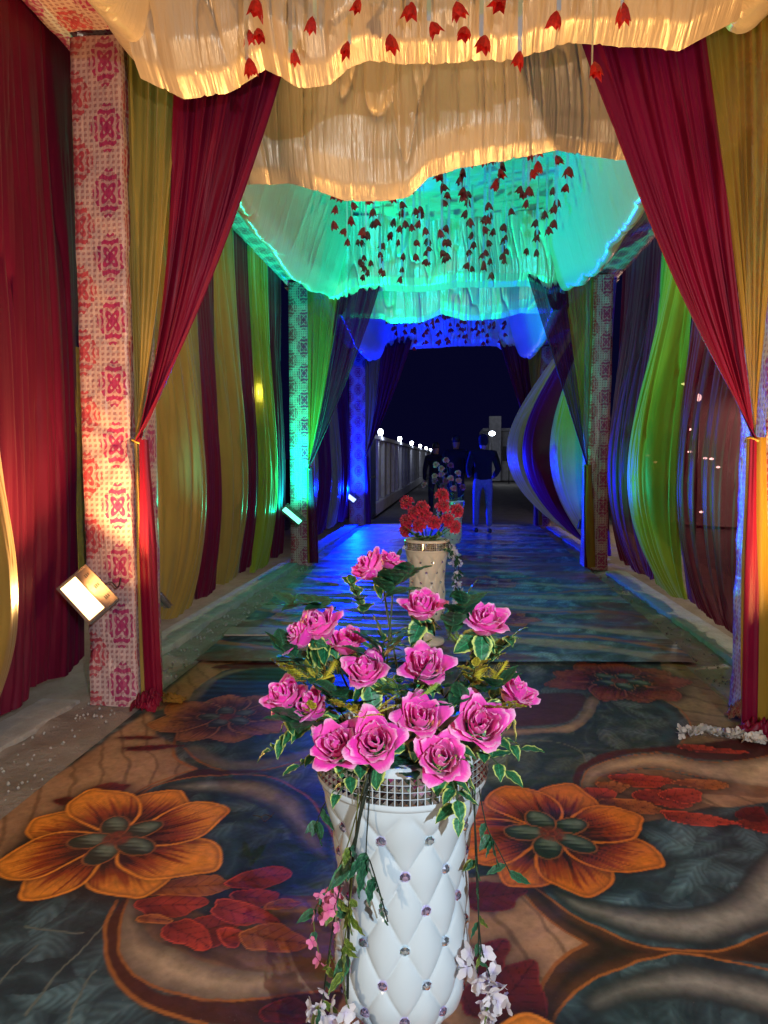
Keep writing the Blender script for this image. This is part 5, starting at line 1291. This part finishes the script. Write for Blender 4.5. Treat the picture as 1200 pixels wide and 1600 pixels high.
# ================================================================== FAR: boundary wall, lamps, gate, buildings
wl = thing('boundary_wall', 'long pale boundary wall with piers running into the night', 'wall', (-2.05, 17, 0))
link('plinth', box_me('plinth', -2.25, -1.86, 15.6, 78, 0, .30, .01), M['wallpaint'], wl)
link('wall_body', box_me('wall_body', -2.22, -2.0, 15.6, 78, .30, 1.78), M['wallpaint'], wl)
link('coping', box_me('coping', -2.27, -1.84, 15.6, 78, 1.82, 1.92, .01), M['wallpaint'], wl)
pm = box_me('pier', -.07, .06, -.11, .11, .30, 1.82, .008); pm.materials.append(M['wallpaint'])
for k in range(26):
    o = link('pier', pm, None, wl, False); o.location = Vector((-1.97, 16.1+k*1.55, 0))-wl.location
for k, yy in enumerate((18.0, 24.3, 31.0, 38.5, 46.5, 55.0)):
    l_ = thing('wall_lamp', ['first', 'second', 'third', 'fourth', 'fifth', 'sixth'][k]+' white lamp on the boundary wall counted from the near end', 'lamp', (-1.90, yy, 1.92), 'lamps on the boundary wall')
    link('base', box_me('base', -.04, .04, -.04, .04, 0, .03, .004), M['black'], l_, False)
    sc = 1+.10*k
    link('globe', lathe_me('globe', [(0, .02), (.04*sc, .03), (.062*sc, .08), (.062*sc, .15), (.04*sc, .19), (0, .20)], 12), M['e_lamp'], l_, False)
    point('wall_lamp_light', (-1.66, yy-.1, 1.98), 11, (.70, .78, 1.0), .08)
gt_ = thing('iron_gate', 'dark iron gate leaf standing open beside the far left pillar', 'gate', (-1.72, 15.0, 0))
for k in range(9):
    link('bar', box_me('bar', -.01, .01, -.01, .01, .1, 1.85), M['black'], gt_, False).location = (-.02, -.40+.1*k, 0)
for z in (.12, .95, 1.80): link('rail', box_me('rail', -.014, .014, -.44, .44, z, z+.04), M['black'], gt_, False).location = (-.02, 0, 0)
bl = thing('gatehouse', 'small pale building lit by a white lamp at the far end', 'building', (3.0, 42, 0))
link('wall', box_me('wall', 1.9, 6, 44, 50, 0, 3.0), M['wallpaint'], bl)
link('roof', box_me('roof', 1.7, 6.2, 43.7, 50.3, 3.02, 3.2), M['wallpaint'], bl)
link('tower', box_me('tower', 2.05, 2.75, 43.2, 43.9, 0, 3.9), M['wallpaint'], bl)
for zx in (2.3, 3.3, 4.4):
    w_ = link('window', box_me('window', zx+.6, zx+1.1, 43.96, 43.99, 1.2, 2.1), M['black'], bl)
    link('frame', box_me('frame', zx+.55, zx+1.15, 43.95, 43.975, 1.1, 1.18), M['wallpaint'], w_, False)
for i, (x, y, z, lab) in enumerate(((2.05, 40.0, 2.75, 'bright white lamp in front of the far small building'), (2.9, 38.5, 1.85, 'smaller white lamp lower to the right of the bright far one'))):
    sl = thing('lamp_post', lab, 'lamp', (x, y, 0))
    link('pole', tube('pole', [(0, 0, 0), (0, 0, z-.1)], .03, 8), M['black'], sl, False)
    link('globe', lathe_me('globe', [(0, z-.14), (.14, z-.08), (.18, z), (.14, z+.1), (0, z+.14)] if i == 0 else [(0, z-.1), (.08, z-.05), (.08, z+.05), (0, z+.1)], 14), M['e_lamp'], sl, False)
    point('far_light', (x, y-.4, z), 30, (.9, .95, 1), .1)
def tree(x, y, h, label, seed):
    r = thing('tree', label, 'tree', (x, y, 0), 'dark trees beyond the tunnel'); rn = random.Random(seed)
    link('trunk', tube('trunk', [(0, 0, 0), (.1, 0, h*.3), (0, .1, h*.6)], (.16, .07), 8, 4), M['twig'], r, False)
    v = []; f = []
    for k in range(900):
        a = rn.uniform(0, 6.28); q = rn.random()**.5; zz = rn.uniform(.35, 1.0); R = h*.28*math.sin(PI*(.15+.8*(zz-.35)/.65))*(1+.3*math.sin(a*3+seed))
        c = Vector((R*q*math.cos(a), R*q*math.sin(a), h*zz)); d = Vector((rn.gauss(0, 1), rn.gauss(0, 1), rn.gauss(0, 1))).normalized()*.13; e = d.orthogonal().normalized()*.09
        b = len(v); v += [c-d, c+e, c+d, c-e]; f.append((b, b+1, b+2, b+3))
    link('crown', pymesh('crown', v, f), M['foliage_dark'], r, False)
tree(4.0, 36, 3.6, 'dark leafy tree right of the far small building lamp', 1); tree(5.4, 33, 4.2, 'dark leafy tree partly behind the ballooning curtains', 2)

for x, y, lab in ((3.6, 5.6, 'lamp added outside the right hand curtains of the green lit bay'), (-3.9, 6.4, 'lamp added outside the left hand curtains of the green lit bay'), (3.8, 11.6, 'lamp added outside the ballooning striped curtains')):
    sl = thing('lamp_post', lab, 'lamp', (x, y, 0), 'lamps added outside the curtains')  # added lamps behind the curtains to light the cloth from outside
    link('pole', tube('pole', [(0, 0, 0), (0, 0, 2.25)], .025, 8), M['black'], sl, False)
    link('globe', lathe_me('globe', [(0, 2.26), (.035, 2.28), (.045, 2.32), (.035, 2.36), (0, 2.38)], 12), M['e_bulb'], sl, False)
    point('outside_fill', (x, y, 2.6), 130 if x > 0 and y < 8 else 80, (1, .82, .62), .12)
# festival lights behind the right sheer curtain
mq = thing('marquee', 'pale domed marquee glimpsed through the dark red sheer curtain', 'tent', (6.5, 17, 0))
dome = [(2.6, 0), (2.6, 2.1), (2.75, 2.15), (2.2, 2.7), (1.2, 3.15), (0, 3.4)]
link('canvas', lathe_me('canvas', dome, 24), simple('canvas_cloth', (.5, .42, .38), .8), mq, False)
point('marquee_glow', (6.0, 13.2, 1.6), 120, (1, .75, .6), .2)
bulb = lathe_me('bulb', [(0, -.05), (.045, -.03), (.05, .02), (0, .06)], 8); bulb.materials.append(M['e_bulb'])
for i, (px, py) in enumerate([(1068, 600), (1080, 600), (1072, 624), (1070, 649), (1078, 671), (1066, 706), (1078, 706), (1012, 712), (1024, 722), (990, 722), (1102, 716), (1122, 730), (1112, 717), (1096, 800)]):
    p = atY(px, py, 11.5+.4*(i % 3)); o = link('string_bulb', bulb, None); o.location = p; o.scale = (.7, .6, .35)
    tag(o, 'tiny festival bulb shining through the dark red sheer curtain', 'bulb', 'festival bulbs behind the right curtains')

# ================================================================== SMALL THINGS
ba = thing('banner', 'yellow banner strip with black letters showing between the red curtain and the pillar', 'banner', (-2.135, 4.0, 0))
link('cloth', box_me('cloth', -2.142, -2.138, 3.80, 4.30, .5, 2.0), M['banner'], ba)
def letter(ch, y, z, h, w, parent):
    S_ = {'N': [((0, 0), (0, 1)), ((0, 1), (1, 0)), ((1, 0), (1, 1))], 'T': [((.5, 0), (.5, 1)), ((0, 1), (1, 1))], 'A': [((0, 0), (.5, 1)), ((.5, 1), (1, 0)), ((.2, .38), (.8, .38))],
          '\\': [((0, 1), (1, 0))], '/': [((0, 0), (1, 1))],
          'स': [((-.15, 1), (1.15, 1)), ((.85, 0), (.85, 1)), ((.1, .95), (.35, .75)), ((.35, .75), (.1, .5)), ((.1, .5), (.85, .5)), ((.1, .5), (.45, .05))],
          'म': [((-.15, 1), (1.15, 1)), ((.85, 0), (.85, 1)), ((.2, 1), (.2, .4)), ((.2, .4), (.85, .4)), ((.2, .4), (.05, .25))]}[ch]
    bm = bmesh.new(); t = h*.075
    for (a, b) in S_:
        p = Vector((a[0]*w, a[1]*h)); q = Vector((b[0]*w, b[1]*h)); d = (q-p).normalized(); n_ = Vector((-d.y, d.x))*t
        p = p-d*t; q = q+d*t
        vs = [bm.verts.new((-2.1365+.0006*len(bm.verts)/8, y+k.x, z+k.y)) for k in (p+n_, p-n_, q-n_, q+n_)]; bm.faces.new(vs)
    link('letter', bmdone(bm, 'letter'), M['ink'], parent)
for ch, z, y in (('\\', 1.83, 3.99), ('N', 1.67, 4.00), ('N', 1.47, 4.01), ('T', 1.30, 3.96), ('A', 1.30, 4.04), ('/', 1.17, 4.00), ('स', .88, 3.92), ('म', .88, 4.04)):
    letter(ch, y, z, .10 if z > 1 else .15, .075, ba)
# scrap of yellow cloth by the left pillar
def scrap(name, cx, cy, L, Wd, H, seed, mat, label, cat, ang=0):
    u, v = np.meshgrid(np.linspace(-1, 1, 60), np.linspace(-1, 1, 34))
    r = np.clip(1-(u**2+v**2)*.55, 0, 1); z = .012+H*(fbm(u*3+5, v*3, seed)*.9+np.abs(vn(u*7, v*5, seed+2)-.5))*r
    x = u*L*(1+.15*vn(v*3, u, seed)); y = v*Wd*(1-.4*u**2)
    P = np.stack([cx+x*math.cos(ang)-y*math.sin(ang), cy+x*math.sin(ang)+y*math.cos(ang), z], -1)
    return tag(link(name, gmesh(name, P), mat), label, cat)
scrap('cloth_scrap', -1.60, 3.72, .10, .055, .055, 1, M['yellow'], 'crumpled yellow cloth scrap on the carpet at the nearest left pillar', 'cloth')
scrap('fallen_cloth', 1.52, 3.52, .12, .09, .10, 4, M['red_swag'], 'red curtain end heaped on the floor at the nearest right pillar', 'cloth')
scrap('fallen_cloth', -1.66, 3.60, .07, .10, .12, 6, M['red_swag'], 'red curtain end heaped at the foot of the nearest left pillar', 'cloth')
scrap('fallen_cloth', 1.50, 3.78, .06, .05, .09, 8, M['damask'], 'loose end of damask cloth bunched at the foot of the nearest right pillar', 'cloth')
# garland of pale petals
gl = thing('petal_garland', 'strip of pale crumpled petals lying on the carpet at the right', 'garland', (1.2, 3.48, .02))
rn = random.Random(3)
pmesh = [blossom_mesh(30+k, M['paper']) for k in range(3)]
a_, b_ = gnd(1062, 1156), gnd(1190, 1158)
for k in range(90):
    t = rn.random(); o = link('petal', pmesh[k % 3], None, gl, False)
    o.location = Vector((a_[0]+(b_[0]-a_[0])*t, a_[1]+(b_[1]-a_[1])*t+.05*math.sin(t*5)+rn.gauss(0, .018), .022+rn.random()*.02))-gl.location
    o.rotation_euler = (rn.uniform(-1, 1), rn.uniform(-1, 1), rn.uniform(0, 6)); s = rn.uniform(1.1, 2.0); o.scale = (s, s, s)
bd = link('board', box_me('board', -.42, .42, -.11, .11, 0, .012), M['ply']); bd.location = (-1.28, 5.12, .062); bd.rotation_euler = (0, 0, .10)
tag(bd, 'thin pale board lying on the far carpet left of the cream stand', 'board')
tw = [gnd(405, 1280), gnd(420, 1287), gnd(428, 1284)]
t_ = thing('twig', 'dry forked twig on the carpet left of the white stand', 'twig', (tw[0][0], tw[0][1], .015))
link('branch', tube('branch', [(*gnd(395, 1281), .018), (*gnd(408, 1285), .022), (*gnd(414, 1291), .018), (*gnd(428, 1278), .02)], .0016, 5, 3), M['twig'], t_)
link('branch', tube('branch', [(*gnd(408, 1285), .022), (*gnd(416, 1283), .025), (*gnd(426, 1284), .018)], .0013, 5, 3), M['twig'], t_)
# pebbles and crumbs on the sandy strips
rn = random.Random(9); v = []; f = []
for k in range(700):
    sd = rn.random() < .6; y = rn.uniform(2.3, 9); x = rn.uniform(-2.05, -1.72) if sd else rn.uniform(1.55, 1.85); s = rn.uniform(.003, .011)*(.7+.1*y)
    b = len(v); z = .01
    v += [(x+s, y, z), (x, y+s*.8, z), (x-s*.9, y, z), (x, y-s, z), (x+s*.2, y, z+s*.9), (x, y, z-s)]
    f += [(b, b+1, b+4), (b+1, b+2, b+4), (b+2, b+3, b+4), (b+3, b, b+4), (b+1, b, b+5), (b+2, b+1, b+5), (b+3, b+2, b+5), (b, b+3, b+5)]
pb = link('pebbles', pymesh('pebbles', v, f), M['kerb']); pb['kind'] = 'stuff'
